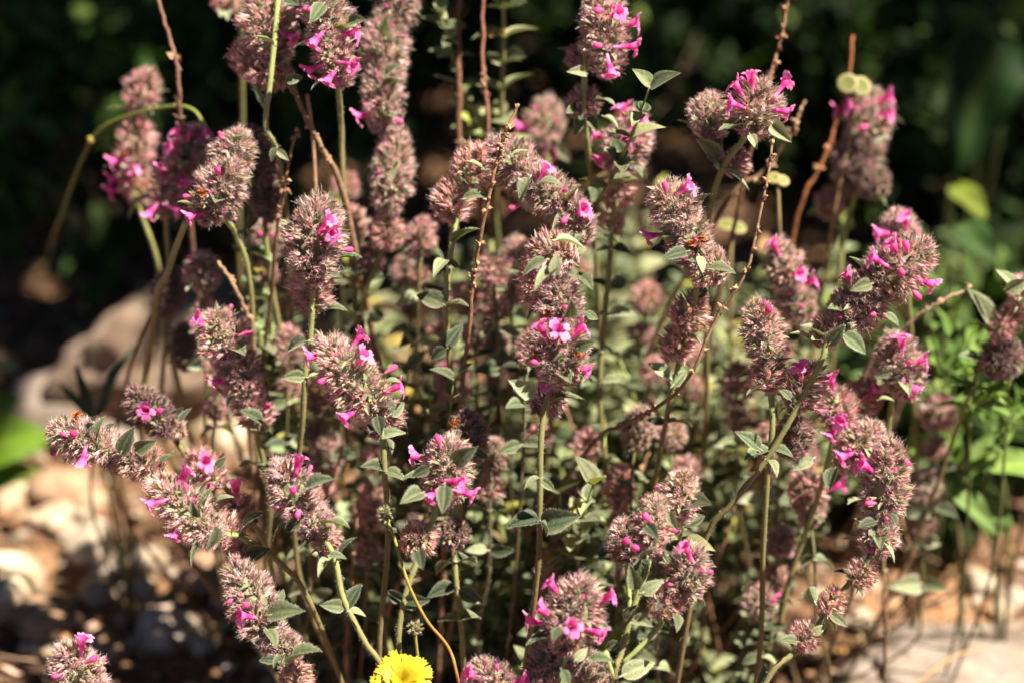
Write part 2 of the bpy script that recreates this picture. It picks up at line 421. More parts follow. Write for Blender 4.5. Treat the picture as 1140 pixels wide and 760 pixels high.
def plant(label, path, heads=(), flowers=(), leaves=(), pairs=(), withered=(), group=None, r0=.88, name='flowering_stem', cat='flowering stem', side=(), autobuds=True, c0=STEM_L, c1=STEM_B, bracts=2, to_g=True):
    """path: (px, py, d) from the top down. heads: (x0, y0, x1, y1, radius px, kind, d) tip first.
    flowers: (px, py). leaves: (bx, by, tx, ty, tone, d). pairs: (px, py, length px, d)."""
    pts = [P(*q) for q in path]
    full = to_ground(pts) if to_g else pts
    cur = catmull(full, 7)
    root = thing(name, label, cat, Vector((full[-1].x, full[-1].y, max(0, gz(full[-1].x, full[-1].y)))), group)
    d0 = path[0][2]; near = abs(d0) < .045
    obj('stem', stem_mesh(cur, r0*MM*.95, r0*MM*.85, c0, c1, 900 if near else 0), Matrix.Identity(4), root)
    for q in side:
        sp = catmull([P(*a) for a in q], 6)
        obj('side_branch', stem_mesh(sp, r0*MM*.7, r0*MM*.9, c0, c0, 300 if near else 0), Matrix.Identity(4), root)
    hobs = []
    for (x0, y0, x1, y1, rad, kind, d) in heads:
        a = P(x0, y0, d); b = P(x1, y1, d); s = rad*pxm(d)*1.05; ax = a-b
        if ax.length < 1e-6: ax = UP + RIGHT*R.uniform(-.3, .3); L = 0; ax.normalize()
        else: L = ax.length; ax.normalize()
        asp = (L*.5+s)/s if L else .95
        if L == 0 and kind == 'red': asp = .8
        me, asp = get_head(kind, asp)
        # heads lean a little towards or away from the viewer
        axw = (ax + FWD*R.uniform(-.35, .2)).normalized()
        mx = TRS((a+b)*.5, frame(axw, roll=R.uniform(0, 6.28)), s/(10*MM))
        h = obj('flower_head', me, mx, root); hobs.append((h, a, b, s, axw, x0, y0, x1, y1, rad, d, kind))
        for k in range(bracts if rad > 15 else 1):
            ang = R.uniform(0, 6.28); z = R.uniform(-1.0, .1) if k else -1.0
            o1 = frame(axw) @ Vector((math.cos(ang), math.sin(ang), 0))
            base = (a+b)*.5 + axw*z*(L*.5+s*.55) + o1*s*.35
            ln = R.uniform(.62, .9)*s
            tip = base + (o1 + axw*R.uniform(-.2, .5)).normalized()*ln + o1*s*.2
            put_leaf(h, base, tip, R.choice('ggdp'), up=axw+rdir(R)*.3, name='bract')
        if autobuds and rad > 20:
            for k in range(R.randrange(1, 4) if kind == 'fuzz' else 0):
                v = rdir(R); v = (v - FWD*.6).normalized()
                c = (a+b)*.5 + axw*R.uniform(-.5, .5)*L + v*s*.68
                obj('bud', BUD, TRS(c, frame((v+axw*.3+rdir(R)*.3).normalized()), R.uniform(.5, .8)), h)
    def on_head(px, py, wh):
        best = None
        for H_ in hobs:
            (h, a, b, s, axw, x0, y0, x1, y1, rad, d, kind) = H_
            dx, dy = x1-x0, y1-y0; L2 = dx*dx+dy*dy
            t = 0 if L2 == 0 else max(0, min(1, ((px-x0)*dx+(py-y0)*dy)/L2))
            cx, cy = x0+dx*t, y0+dy*t; rho = math.hypot(px-cx, py-cy)
            if best is None or rho-rad < best[0]: best = (rho-rad, H_, cx, cy, rho)
        _, (h, a, b, s, axw, x0, y0, x1, y1, rad, d, kind), cx, cy, rho = best
        c = P(cx, cy, d)
        front = math.sqrt(max(0, (rad*1.12)**2-rho**2))*pxm(d) if rho < rad*1.12 else 0
        pt = P(px, py, d) ; pt = pt + (CAM-pt).normalized()*front
        return h, c, pt, s, axw
    for fl in flowers:
        h, c, pt, s, axw = on_head(fl[0], fl[1], 0)
        dr = (pt-c).normalized()
        dr = dr - FWD*dr.dot(FWD)*.55
        if dr.length < .3: dr = dr + (RIGHT*R.choice((-1, 1))*.7 + UP*R.uniform(-.5, .6))
        dr = (dr.normalized() + rdir(R)*.28 + (UP*.12)).normalized()
        if len(fl) > 2 and fl[2] == 3:
            obj('bud', BUD, TRS(pt - dr*3.2*MM, frame(dr), R.uniform(.9, 1.2)), h); continue
        me = FLOWERS[fl[2]] if len(fl) > 2 else R.choice(FLOWERS[:3])
        sc_ = R.uniform(.95, 1.12)
        obj('flower', me, TRS(pt - dr*5.6*MM*sc_, frame(dr, Vector((0, .0, 1))+rdir(R)*.3), sc_), h)
    for wf in withered:
        h, c, pt, s, axw = on_head(wf[0], wf[1], 0)
        obj('withered_flower', R.choice(WITHER), TRS(pt-(pt-c).normalized()*3*MM, frame((pt-c).normalized()), R.uniform(.6, .95)), h)
    for (bx, by, tx, ty, tone, d) in leaves:
        put_leaf(root, P(bx, by, d), P(tx, ty, d+R.uniform(-.006, .002)), tone)
    for (px_, py_, ln, d) in pairs:
        for s_ in (-1, 1):
            b_ = P(px_+s_*2, py_, d); an = R.uniform(-.35, .5); l2 = ln*R.uniform(.8, 1.15)
            t_ = P(px_+s_*(2+math.cos(an)*l2), py_-math.sin(an)*l2+R.uniform(-3, 8), d+R.uniform(-.008, .008))
            put_leaf(root, b_, t_, R.choice('ggdp'))
    return root

# ------------------------------------------------------------------ the flowering stems
F = 'fuzz'; RD = 'red'; DK = 'dark'
plant('sharp central flower spike with many open pink flowers and a reddish tuft on top',
      [(614, 262, .004), (620, 340, .002), (614, 420, 0), (603, 480, 0), (601, 560, .004), (598, 640, .010)],
      [(612, 283, 622, 283, 31, RD, .004), (600, 318, 606, 326, 27, RD, .008), (622, 325, 626, 352, 29, F, -.002), (622, 385, 622, 396, 37, F, -.003), (612, 444, 606, 446, 24, RD, .006)],
      [(609, 320, 0), (630, 343, 3), (601, 363, 0), (622, 369, 2), (648, 366, 1), (592, 403, 3), (653, 413, 0), (611, 431, 2)],
      [(618, 268, 655, 270, 'p', -.012), (608, 290, 578, 303, 'g', -.014), (622, 300, 592, 316, 'p', -.018), (617, 308, 620, 281, 'p', -.02),
       (596, 440, 570, 424, 'p', -.002), (615, 446, 648, 437, 'g', 0), (650, 350, 668, 354, 'g', -.004), (645, 308, 660, 318, 'g', -.004), (641, 388, 662, 380, 'g', -.012), (633, 353, 637, 338, 'g', -.014),
       (602, 532, 582, 540, 'p', -.002), (603, 534, 618, 546, 'g', -.002), (601, 580, 562, 582, 'd', .004), (602, 582, 645, 574, 'd', .004), (602, 580, 612, 596, 'g', 0)],
      withered=[(604, 352), (657, 365), (655, 390), (647, 395), (592, 398)])
plant('sharp round flower head above a small reddish whorl, just left of the centre spike',
      [(497, 500, 0), (483, 575, 0), (466, 620, 0), (450, 668, 0), (444, 735, .002)],
      [(499, 512, 494, 536, 33, F, 0), (466, 600, 462, 602, 24, RD, .002)],
      [(487, 487, 3), (462, 508, 0), (479, 553, 0), (511, 537, 1), (524, 551, 0), (520, 504, 3)],
      [(470, 548, 448, 556, 'g', -.012), (495, 540, 493, 571, 'd', -.016), (505, 514, 527, 500, 'g', -.012), (466, 612, 470, 632, 'd', -.01), (449, 668, 430, 657, 'd', 0), (450, 670, 478, 668, 'd', 0), (478, 520, 458, 530, 'd', -.012)])
plant('sharp oval flower head tilted to the upper left, ringed by pink flowers, left of centre',
      [(385, 400, 0), (415, 455, 0), (425, 480, 0), (428, 525, .002), (432, 600, .01)],
      [(378, 402, 408, 442, 34, F, 0), (428, 462, 424, 470, 26, RD, .006)],
      [(345, 398, 0), (402, 374, 2), (406, 396, 1), (440, 408, 3), (444, 431, 0), (384, 465, 0), (357, 425, 3)],
      [(425, 430, 443, 418, 'p', -.004), (433, 462, 452, 447, 'g', 0), (420, 463, 424, 484, 'd', -.008), (425, 486, 448, 478, 'p', 0), (427, 524, 405, 515, 'd', .002), (428, 524, 452, 530, 'g', .002)])
plant('long flower spike slanting to the upper right, pale pink flowers along its upper side',
      [(1010, 288, 0), (965, 335, 0), (925, 375, 0), (915, 400, 0), (895, 440, .004), (855, 508, .008), (815, 560, .012), (782, 610, .018)],
      [(1008, 292, 992, 304, 35, F, -.004), (972, 322, 955, 338, 33, F, 0), (948, 350, 944, 354, 30, F, .002), (922, 366, 918, 372, 24, RD, .002), (897, 430, 892, 440, 28, RD, .008)],
      [(942, 306, 0), (972, 288, 0), (992, 273, 1), (1004, 304, 3), (1022, 330, 3), (1036, 317, 1), (987, 353, 3), (890, 410, 2), (1008, 272, 3)],
      [(922, 384, 940, 362, 'd', -.014), (938, 372, 968, 392, 'g', -.006), (915, 376, 896, 357, 'p', 0), (985, 350, 1003, 360, 'g', -.008), (970, 316, 948, 322, 'g', -.014), (945, 318, 952, 300, 'p', -.006), (880, 445, 868, 430, 'g', .002), (855, 508, 838, 490, 'g', .008), (853, 512, 868, 525, 'p', .006)])
plant('sharp upright flower spike above four separate whorls on a slanting stem, at the lower right',
      [(988, 500, 0), (984, 590, 0), (970, 620, 0), (930, 668, 0), (895, 718, 0), (850, 765, 0)],
      [(988, 505, 984, 570, 31, F, 0), (980, 592, 977, 597, 25, F, .002), (960, 638, 957, 641, 20, RD, 0), (926, 670, 923, 673, 20, RD, 0), (896, 708, 894, 710, 20, RD, 0)],
      [(960, 518, 1), (1013, 516, 3), (964, 560, 3)],
      [(965, 585, 950, 572, 'p', -.002), (975, 580, 955, 585, 'd', -.012), (988, 572, 1000, 582, 'd', -.012), (985, 605, 1000, 624, 'p', -.004), (948, 640, 928, 634, 'd', -.002), (908, 672, 897, 648, 'p', -.002), (925, 684, 944, 696, 'g', -.004), (888, 714, 868, 710, 'g', -.004), (905, 706, 920, 695, 'p', -.002), (850, 740, 842, 765, 'd', .01)])
plant('leafy stem with a round flower head and curled leaves, lower left of centre',
      [(322, 530, 0), (352, 585, 0), (372, 620, 0), (382, 665, 0), (405, 712, 0), (430, 760, .002)],
      [(322, 538, 332, 556, 32, F, 0), (348, 578, 352, 584, 23, F, 0), (365, 600, 362, 606, 20, RD, .004)],
      [(333, 511, 0), (331, 574, 3), (326, 545, 3)],
      [(340, 545, 365, 527, 'g', -.006), (358, 583, 388, 577, 'g', -.006), (334, 576, 316, 592, 'd', -.004), (372, 620, 351, 634, 'p', -.004), (378, 620, 391, 595, 'g', -.002), (366, 618, 385, 618, 'g', -.008), (384, 676, 357, 672, 'g', 0), (386, 676, 402, 648, 'd', 0), (388, 680, 408, 682, 'p', -.004), (384, 670, 384, 640, 'd', .004)])
plant('flower head leaning left over the stones with pink flowers at top, left and bottom',
      [(190, 550, 0), (240, 590, .002), (268, 598, .006), (310, 625, .014), (345, 670, .02)],
      [(192, 555, 222, 580, 31, F, 0), (250, 588, 256, 594, 24, RD, .008), (268, 612, 272, 618, 20, RD, .012)],
      [(208, 525, 0), (168, 562, 1), (194, 596, 0)],
      [(228, 560, 235, 540, 'g', -.004), (240, 560, 257, 548, 'p', -.002), (240, 585, 234, 615, 'g', -.010), (222, 575, 212, 560, 'g', -.014), (270, 590, 292, 568, 'd', .004), (275, 620, 300, 610, 'd', .008)])
plant('egg shaped flower head with one open pink flower and curled leaves, at the lower left',
      [(268, 640, 0), (300, 700, 0), (318, 740, 0), (328, 770, 0)],
      [(272, 652, 290, 690, 31, F, 0), (312, 715, 316, 722, 23, F, .002), (330, 752, 328, 758, 22, RD, 0)],
      [(269, 686, 2), (272, 672, 3)],
      [(298, 685, 333, 675, 'g', -.006), (296, 700, 310, 716, 'g', -.010), (310, 736, 287, 733, 'd', -.004), (322, 738, 352, 716, 'g', -.004), (312, 668, 316, 655, 'g', -.004), (315, 728, 302, 740, 'g', -.008)])
plant('small flower head cut by the bottom edge beside the stones, pink flower on its tip',
      [(84, 735, .004), (92, 770, .004), (100, 800, .004)], [(82, 738, 90, 758, 31, F, .004)], [(93, 712, 1), (105, 732, 3), (60, 752, 3)])
plant('leftmost flower head leaning left over the stones with two fading whorls behind it',
      [(80, 485, .01), (130, 500, .012), (165, 520, .016), (215, 545, .03), (250, 590, .04)],
      [(82, 486, 96, 492, 28, F, .008), (126, 500, 134, 506, 24, F, .014), (160, 515, 166, 520, 24, RD, .016)],
      [(92, 514, 1), (57, 505, 3), (82, 482, 3)],
      [(108, 490, 112, 462, 'g', .004), (134, 505, 148, 475, 'd', .006), (150, 500, 172, 492, 'g', .012)], withered=[(84, 458)])
plant('shade-darkened flower head with one round pink flower, above the leftmost head',
      [(162, 450, .03), (188, 480, .034), (215, 520, .04), (240, 570, .05)],
      [(162, 450, 172, 462, 25, DK, .028), (188, 472, 194, 476, 18, RD, .032)], [(162, 457, 2), (178, 456, 3)], [(200, 470, 212, 452, 'd', .02), (146, 480, 140, 500, 'd', .024)])
plant('flower head behind the left leaning one with two pink flowers, half hidden',
      [(230, 520, .03), (265, 560, .034), (300, 620, .04)],
      [(228, 520, 236, 528, 24, RD, .03), (262, 565, 268, 572, 26, RD, .03)], [(229, 515, 0), (262, 539, 0), (235, 545, 3)], [(240, 520, 252, 508, 'd', .02)])
plant('big bristly flower head with paired pink flowers on its right, above a reddish whorl',
      [(352, 245, .008), (348, 330, .012), (345, 380, .016), (338, 450, .02)],
      [(352, 258, 350, 272, 38, F, .008), (347, 312, 347, 328, 31, RD, .016)],
      [(367, 247, 2), (369, 261, 2), (348, 303, 3), (392, 278, 3)], [(320, 285, 310, 300, 'd', .01)], [(344, 380, 26, .014), (341, 420, 24, .016)])
plant('leaning spike of three stacked heads with a pink flower on its upper left edge',
      [(245, 355, .026), (262, 410, .03), (285, 480, .034), (300, 560, .05)],
      [(245, 368, 250, 376, 31, F, .024), (262, 405, 266, 415, 29, F, .03), (278, 448, 284, 462, 27, RD, .034)],
      [(220, 357, 1), (277, 371, 3), (240, 427, 1), (300, 450, 3)], [(292, 470, 268, 455, 'd', .025), (262, 440, 250, 452, 'd', .022)], [(292, 520, 26, .036)])
plant('fluffy pale oval flower head leaning left of its hidden stem, upper left',
      [(270, 160, .02), (240, 225, .02), (262, 260, .035), (280, 330, .045)],
      [(262, 168, 256, 180, 27, F, .022), (252, 200, 240, 224, 31, F, .018)],
      [(212, 242, 1), (205, 219, 3), (242, 188, 3)], [(262, 158, 272, 148, 'g', .008)], withered=[(222, 215), (205, 240)])
plant('dark half hidden flower heads just right of the fluffy pale head, upper left',
      [(285, 165, .045), (294, 220, .05), (300, 300, .055)], [(284, 165, 288, 180, 25, DK, .045), (294, 214, 296, 222, 22, DK, .05)], [], [])
plant('green stem crossing in front of its flower whorls down to a leafy node, top left',
      [(312, -25, .026), (307, 30, .022), (301, 90, .022), (296, 140, .024), (308, 168, .03), (318, 230, .05)],
      [(298, 20, 300, 34, 36, F, .03), (276, 64, 276, 70, 24, RD, .034), (292, 84, 316, 82, 22, RD, .03)],
      [(325, 43, 1)],
      [(305, 50, 283, 36, 'g', .012), (318, 92, 338, 84, 'g', .016), (308, 168, 322, 178, 'p', .02), (308, 165, 300, 180, 'g', .02), (318, 0, 332, 4, 'd', .01)],
      side=[[(296, 120, .024), (288, 105, .026), (284, 92, .03)]])
plant('thick flower spike at the top edge with pink flowers round its lower end, top left',
      [(352, -40, .02), (362, 20, .02), (374, 80, .024), (380, 140, .04), (385, 240, .05)],
      [(357, -15, 366, 30, 31, F, .018), (370, 55, 374, 68, 27, F, .018)],
      [(395, 38, 0), (350, 48, 1), (346, 79, 0), (366, 90, 1), (391, 74, 1), (342, 12, 3)], [(388, 25, 404, 20, 'g', .012), (360, 5, 346, 22, 'g', .006)])
plant('long column of soft blurred whorls with one pink flower, top left of centre',
      [(445, -40, .05), (432, 50, .048), (425, 130, .048), (440, 200, .05), (428, 270, .055), (405, 330, .06), (392, 420, .08)],
      [(445, -10, 440, 10, 28, F, .05), (430, 40, 428, 60, 30, F, .048), (426, 85, 426, 118, 27, F, .046), (440, 168, 434, 212, 27, F, .048), (430, 258, 430, 262, 24, RD, .052), (408, 290, 408, 296, 22, RD, .06)],
      [(400, 130, 0), (448, 137, 3)], [(430, 85, 444, 70, 'g', .04), (428, 40, 427, 20, 'p', .04), (398, 308, 380, 300, 'g', .055)], [(400, 350, 26, .06)])
plant('loose double flower head on a bright green leafy stem left of the centre spike',
      [(526, 175, .022), (510, 235, .02), (502, 280, .02), (496, 345, .022), (500, 400, .03)],
      [(528, 182, 524, 190, 29, RD, .022), (503, 224, 503, 228, 28, RD, .022)],
      [], [(522, 180, 548, 190, 'p', .006), (515, 222, 542, 214, 'g', .01), (504, 272, 530, 248, 'g', .018), (497, 290, 482, 302, 'p', .018), (498, 290, 512, 298, 'd', .018), (495, 340, 462, 325, 'g', .02), (497, 342, 522, 336, 'g', .02), (495, 388, 515, 360, 'd', .024), (497, 388, 478, 400, 'd', .022)], bracts=1)
plant('flower spike arching down to the right with pink flowers at its tip, behind dry twig',
      [(560, 180, .02), (600, 205, .018), (640, 245, .02), (632, 275, .03), (625, 330, .045)],
      [(566, 178, 574, 186, 30, F, .022), (600, 208, 622, 222, 29, F, .018), (634, 234, 642, 246, 24, F, .018)],
      [(570, 232, 3), (650, 234, 0), (608, 188, 1), (628, 246, 3)], [(590, 198, 576, 224, 'p', .004), (600, 205, 625, 200, 'p', .004), (570, 172, 590, 164, 'p', .012)])
plant('flower spike at the top edge with four bright pink flowers down its right side',
      [(655, -30, .028), (652, 60, .03), (650, 125, .032), (655, 170, .04), (662, 260, .06)],
      [(670, -5, 676, 62, 31, F, .026), (645, 62, 643, 66, 18, RD, .034), (650, 114, 646, 118, 22, RD, .034)],
      [(689, 15, 2), (707, 27, 1), (706, 53, 2), (680, 81, 1), (662, 50, 3), (665, 12, 3)], [(665, 110, 686, 112, 'p', .028), (652, 82, 635, 78, 'p', .024), (648, 130, 640, 150, 'g', .03), (655, 130, 665, 145, 'g', .03)])
plant('round flower head with vivid pink flowers above two small whorls and many leaf pairs',
      [(697, 150, .042), (690, 200, .044), (682, 250, .046), (677, 310, .048), (671, 380, .05), (668, 450, .055)],
      [(700, 152, 696, 164, 30, F, .04), (690, 216, 686, 220, 21, RD, .046), (682, 248, 678, 252, 17, RD, .048)],
      [(693, 120, 2), (664, 152, 1), (715, 133, 1), (696, 160, 1), (668, 178, 0)],
      [(672, 130, 692, 140, 'p', .03), (705, 185, 718, 196, 'g', .034)], [(680, 278, 24, .046), (677, 318, 26, .048), (674, 350, 28, .048), (670, 392, 26, .05), (669, 425, 24, .052)])
plant('blurred pale flower head with three magenta flowers, behind the tip of the dry twig',
      [(605, 135, .10), (612, 200, .10), (618, 280, .11)], [(608, 128, 604, 148, 25, F, .095)], [(578, 142, 1), (620, 172, 1), (608, 190, 1)], [(620, 165, 636, 180, 'g', .09)])
plant('curving spike of three heads with one pink flower on top and one at left',
      [(745, 212, .008), (768, 270, .01), (776, 315, .012), (765, 370, .02), (745, 450, .03)],
      [(748, 226, 752, 232, 31, F, .006), (762, 256, 768, 270, 29, F, .008), (782, 292, 788, 296, 25, F, .01), (768, 348, 764, 354, 27, RD, .018), (755, 380, 752, 386, 25, RD, .022)],
      [(767, 208, 0), (723, 264, 0), (740, 205, 3)], [(790, 300, 820, 300, 'g', .002), (765, 280, 738, 286, 'd', -.002), (778, 285, 784, 302, 'p', -.006), (775, 330, 790, 318, 'g', .016), (745, 420, 722, 400, 'p', .02), (748, 430, 765, 410, 'g', .02)], withered=[(772, 272), (783, 266)], pairs=[(742, 470, 24, .03)])
plant('round flower head ringed by five pink flowers beside a plain head, on forked stem',
      [(843, 130, .014), (828, 155, .016), (806, 185, .02), (792, 228, .03), (785, 300, .045)],
      [(843, 114, 842, 124, 33, F, .012), (792, 124, 790, 132, 26, F, .024), (820, 180, 818, 184, 19, RD, .024)],
      [(836, 84, 1), (818, 96, 1), (815, 117, 0), (875, 92, 0), (875, 126, 2)],
      [(860, 138, 878, 156, 'p', .002), (835, 150, 843, 164, 'p', .006), (808, 190, 838, 206, 'p', .018), (798, 182, 778, 150, 'g', .02), (796, 182, 800, 150, 'g', .02)], side=[[(800, 188, .02), (794, 165, .022), (792, 145, .024)]])
plant('tall blurred dark pink flower spike under a two lobed pale pod, upper right',
      [(966, 110, .09), (955, 200, .09), (940, 260, .095), (932, 330, .10)],
      [(970, 120, 966, 145, 28, F, .088), (960, 165, 950, 195, 29, DK, .09), (926, 226, 924, 232, 20, RD, .10), (975, 200, 972, 206, 19, DK, .085)],
      [(946, 119, 1), (932, 125, 1), (990, 108, 0), (990, 128, 1), (960, 142, 3)], [(975, 160, 985, 150, 'p', .07)])
plant('slightly blurred flower spike with a pair of pink flowers pointing right, by the dry twig',
      [(872, 275, .05), (885, 330, .055), (880, 420, .07)], [(870, 288, 876, 304, 25, F, .05), (884, 328, 888, 338, 24, F, .055)], [(860, 271, 1), (890, 305, 1), (905, 313, 0)], [(860, 330, 850, 320, 'd', .05)])
plant('upright dusty flower spike without open flowers on a straight green stem, right of centre',
      [(846, 340, .006), (856, 420, .008), (860, 470, .008), (855, 520, .012), (850, 600, .02)],
      [(846, 352, 852, 385, 28, F, .006), (856, 412, 856, 420, 25, RD, .008)], [(856, 344, 3)], [(862, 410, 880, 394, 'g', .004), (846, 500, 822, 478, 'g', .004)], [(858, 500, 24, .01)])
plant('loose flower head with four pink flowers around its rim, below the long slanting spike',
      [(1002, 385, .035), (995, 430, .04), (985, 500, .05), (970, 580, .06)],
      [(1000, 398, 1004, 412, 30, F, .034), (962, 440, 960, 444, 24, RD, .045)], [(1004, 377, 2), (1028, 402, 1), (975, 433, 0), (1018, 434, 0)], [(978, 445, 996, 442, 'p', .03), (990, 415, 975, 418, 'd', .025)])
plant('flower head peeking out behind the long slanting spike, with a pink flower on its tip',
      [(1000, 255, .055), (1010, 320, .06), (1015, 420, .08)], [(1002, 262, 1004, 272, 27, F, .052)], [(1007, 243, 0), (979, 261, 1), (1020, 262, 3)], [])
plant('crowded loose flower head with five pink flowers, left of the lower right spike',
      [(930, 440, .03), (925, 500, .034), (905, 570, .045), (880, 640, .055)],
      [(930, 452, 934, 460, 28, RD, .03), (960, 492, 954, 500, 27, F, .026), (900, 545, 896, 552, 26, RD, .05), (885, 482, 883, 488, 25, DK, .02)],
      [(935, 468, 2), (925, 484, 0), (938, 509, 2), (936, 540, 1), (924, 422, 0), (908, 458, 3)], [(905, 510, 880, 522, 'p', .02), (930, 520, 922, 545, 'd', .02), (945, 560, 962, 552, 'p', .03)])
plant('flower whorls with broad pale leaves cut by the right edge',
      [(1150, 290, .04), (1130, 340, .045), (1100, 390, .05), (1075, 450, .06)],
      [(1146, 322, 1140, 330, 24, RD, .042), (1122, 358, 1116, 366, 21, RD, .045), (1118, 395, 1114, 400, 25, DK, .05)], [], [(1128, 318, 1112, 298, 'p', .036), (1120, 322, 1150, 312, 'p', .03), (1100, 360, 1086, 320, 'g', .045), (1090, 400, 1070, 392, 'g', .05)], r0=.7)
plant('branching stem of several heads with a single pink flower, below right of centre',
      [(727, 585, -.004), (722, 625, -.004), (708, 668, -.004), (692, 725, -.004), (684, 765, -.004)],
      [(728, 576, 726, 588, 25, F, -.004), (698, 598, 700, 606, 27, F, -.002), (757, 550, 754, 560, 26, F, 0), (768, 630, 762, 646, 28, F, -.004), (744, 668, 740, 674, 24, RD, -.004)],
      [(762, 610, 1), (718, 574, 3), (697, 602, 3), (708, 610, 3)],
      [(720, 622, 708, 655, 'g', -.008), (712, 655, 700, 632, 'g', -.008), (714, 660, 738, 645, 'p', -.010), (705, 690, 722, 692, 'p', -.010), (696, 690, 706, 672, 'g', -.006), (692, 752, 730, 735, 'p', -.006), (745, 568, 752, 590, 'p', -.012), (720, 585, 732, 598, 'd', -.014), (715, 620, 730, 605, 'g', -.01), (690, 715, 672, 722, 'g', -.004), (748, 682, 757, 700, 'g', -.008), (736, 675, 730, 664, 'd', -.012)],
      side=[[(693, 738, -.004), (720, 712, -.004), (742, 685, -.004)], [(702, 695, -.004), (700, 655, -.003), (698, 625, -.002)], [(726, 615, -.004), (745, 590, -.002), (755, 572, 0)], [(686, 760, -.004), (678, 740, -.006), (674, 725, -.008)]])
plant('broad flower head ringed by six bright pink flowers, at the bottom beside the branching stem',
      [(640, 690, -.012), (628, 735, -.010), (622, 780, -.010)],
      [(642, 672, 636, 694, 36, F, -.014), (612, 735, 606, 745, 27, F, -.006), (642, 738, 650, 744, 25, F, -.006)],
      [(612, 650, 0), (602, 678, 2), (590, 692, 1), (637, 698, 2), (668, 706, 1), (680, 664, 0)],
      [(625, 700, 615, 712, 'd', -.03), (640, 735, 655, 720, 'p', -.02), (655, 735, 680, 730, 'g', -.012), (625, 745, 635, 765, 'g', -.02)])
plant('flower head cut by the bottom edge with two pink flowers, right of the yellow flower',
      [(552, 755, -.008), (555, 800, -.008)], [(548, 758, 556, 766, 28, F, -.008)], [(522, 750, 0), (583, 757, 0)])
plant('small dark flower head tucked behind the sharp head left of the centre stem',
      [(522, 478, .02), (512, 540, .022), (505, 590, .022), (508, 650, .024), (515, 720, .03)],
      [(522, 478, 524, 486, 22, DK, .02), (506, 592, 502, 594, 20, DK, .022)], [], [(520, 500, 500, 490, 'd', .01), (525, 500, 545, 510, 'd', .014)], [(507, 625, 22, .022), (509, 655, 30, .022), (511, 690, 24, .024)], withered=[(504, 470)])
plant('curved blurred flower spike with four pink flowers on its left side, upper left',
      [(165, 95, .085), (148, 160, .085), (150, 215, .085), (175, 290, .09), (180, 350, .10)],
      [(160, 98, 154, 112, 24, RD, .08), (152, 150, 150, 175, 27, RD, .085), (152, 200, 160, 212, 25, RD, .088)],
      [(126, 181, 1), (146, 190, 2), (124, 214, 1), (124, 201, 1)], [(175, 105, 188, 98, 'p', .07)], withered=[(136, 172), (160, 206)])
plant('blurred flower spike crowned by violet pink flowers beside the fluffy pale head',
      [(215, 155, .06), (192, 205, .06), (185, 240, .062), (190, 330, .075)],
      [(212, 165, 205, 182, 27, F, .06), (186, 208, 184, 226, 25, RD, .062)],
      [(196, 147, 0), (230, 148, 2), (212, 147, 3), (189, 166, 1), (205, 203, 2), (181, 187, 2), (166, 239, 1), (198, 236, 0)], [])
plant('dim blurred flower stem before the shaded boulder on the left',
      [(188, 318, .07), (182, 360, .075), (200, 430, .09)], [(190, 318, 186, 332, 21, DK, .07), (205, 375, 205, 395, 20, DK, .075)], [], [])
plant('blurred whorl and pale leaf cut by the top edge, left', [(262, -20, .07), (268, 20, .08), (270, 120, .1)], [(252, -2, 250, 2, 20, RD, .07)], [], [(256, 12, 252, 20, 'p', .065)])
# softer stems further back
bk = [(470, 262, .06), (548, 300, .055), (575, 285, .07), (487, 372, .075), (548, 372, .09), (590, 385, .03), (712, 470, .045), (746, 478, .055), (652, 495, .06), (395, 245, .07), (450, 300, .09),
      (870, 600, .06), (385, 205, .09), (1045, 455, .09), (820, 425, .07), (1030, 540, .09), (690, 540, .05), (560, 420, .10), (845, 665, .05), (300, 260, .07), (318, 300, .09), (365, 500, .07), (225, 300, .06), (640, 260, .09), (520, 330, .07), (720, 330, .1)]
bk += [(R.uniform(400, 900), R.uniform(370, 640), R.uniform(.04, .10)) for _ in range(22)] + [(R.uniform(230, 420), R.uniform(300, 600), R.uniform(.05, .09)) for _ in range(7)]
for i, (x, y, d) in enumerate(bk):
    dx = R.uniform(-10, 10); k = RD if R.random() < .6 else F
    hs = [(x, y, x+dx*.3, y+R.uniform(4, 14), R.uniform(17, 23), k, d)]
    if R.random() < .7: hs.append((x+dx*.8, y+42, x+dx*.9, y+46, R.uniform(14, 19), RD, d+.002))
    plant('blurred pale pink whorled stem standing in the thicket behind the sharp stems', [(x, y, d), (x+dx, y+60, d), (x+dx*1.3, y+130, d+.01)], hs, [], [], [(x+dx, y+66, 22, d), (x+dx*1.3, y+110, 24, d)],
          group='blurred flowering stems in the thicket', r0=.5, c0=(.16, .17, .07), c1=(.09, .05, .03))

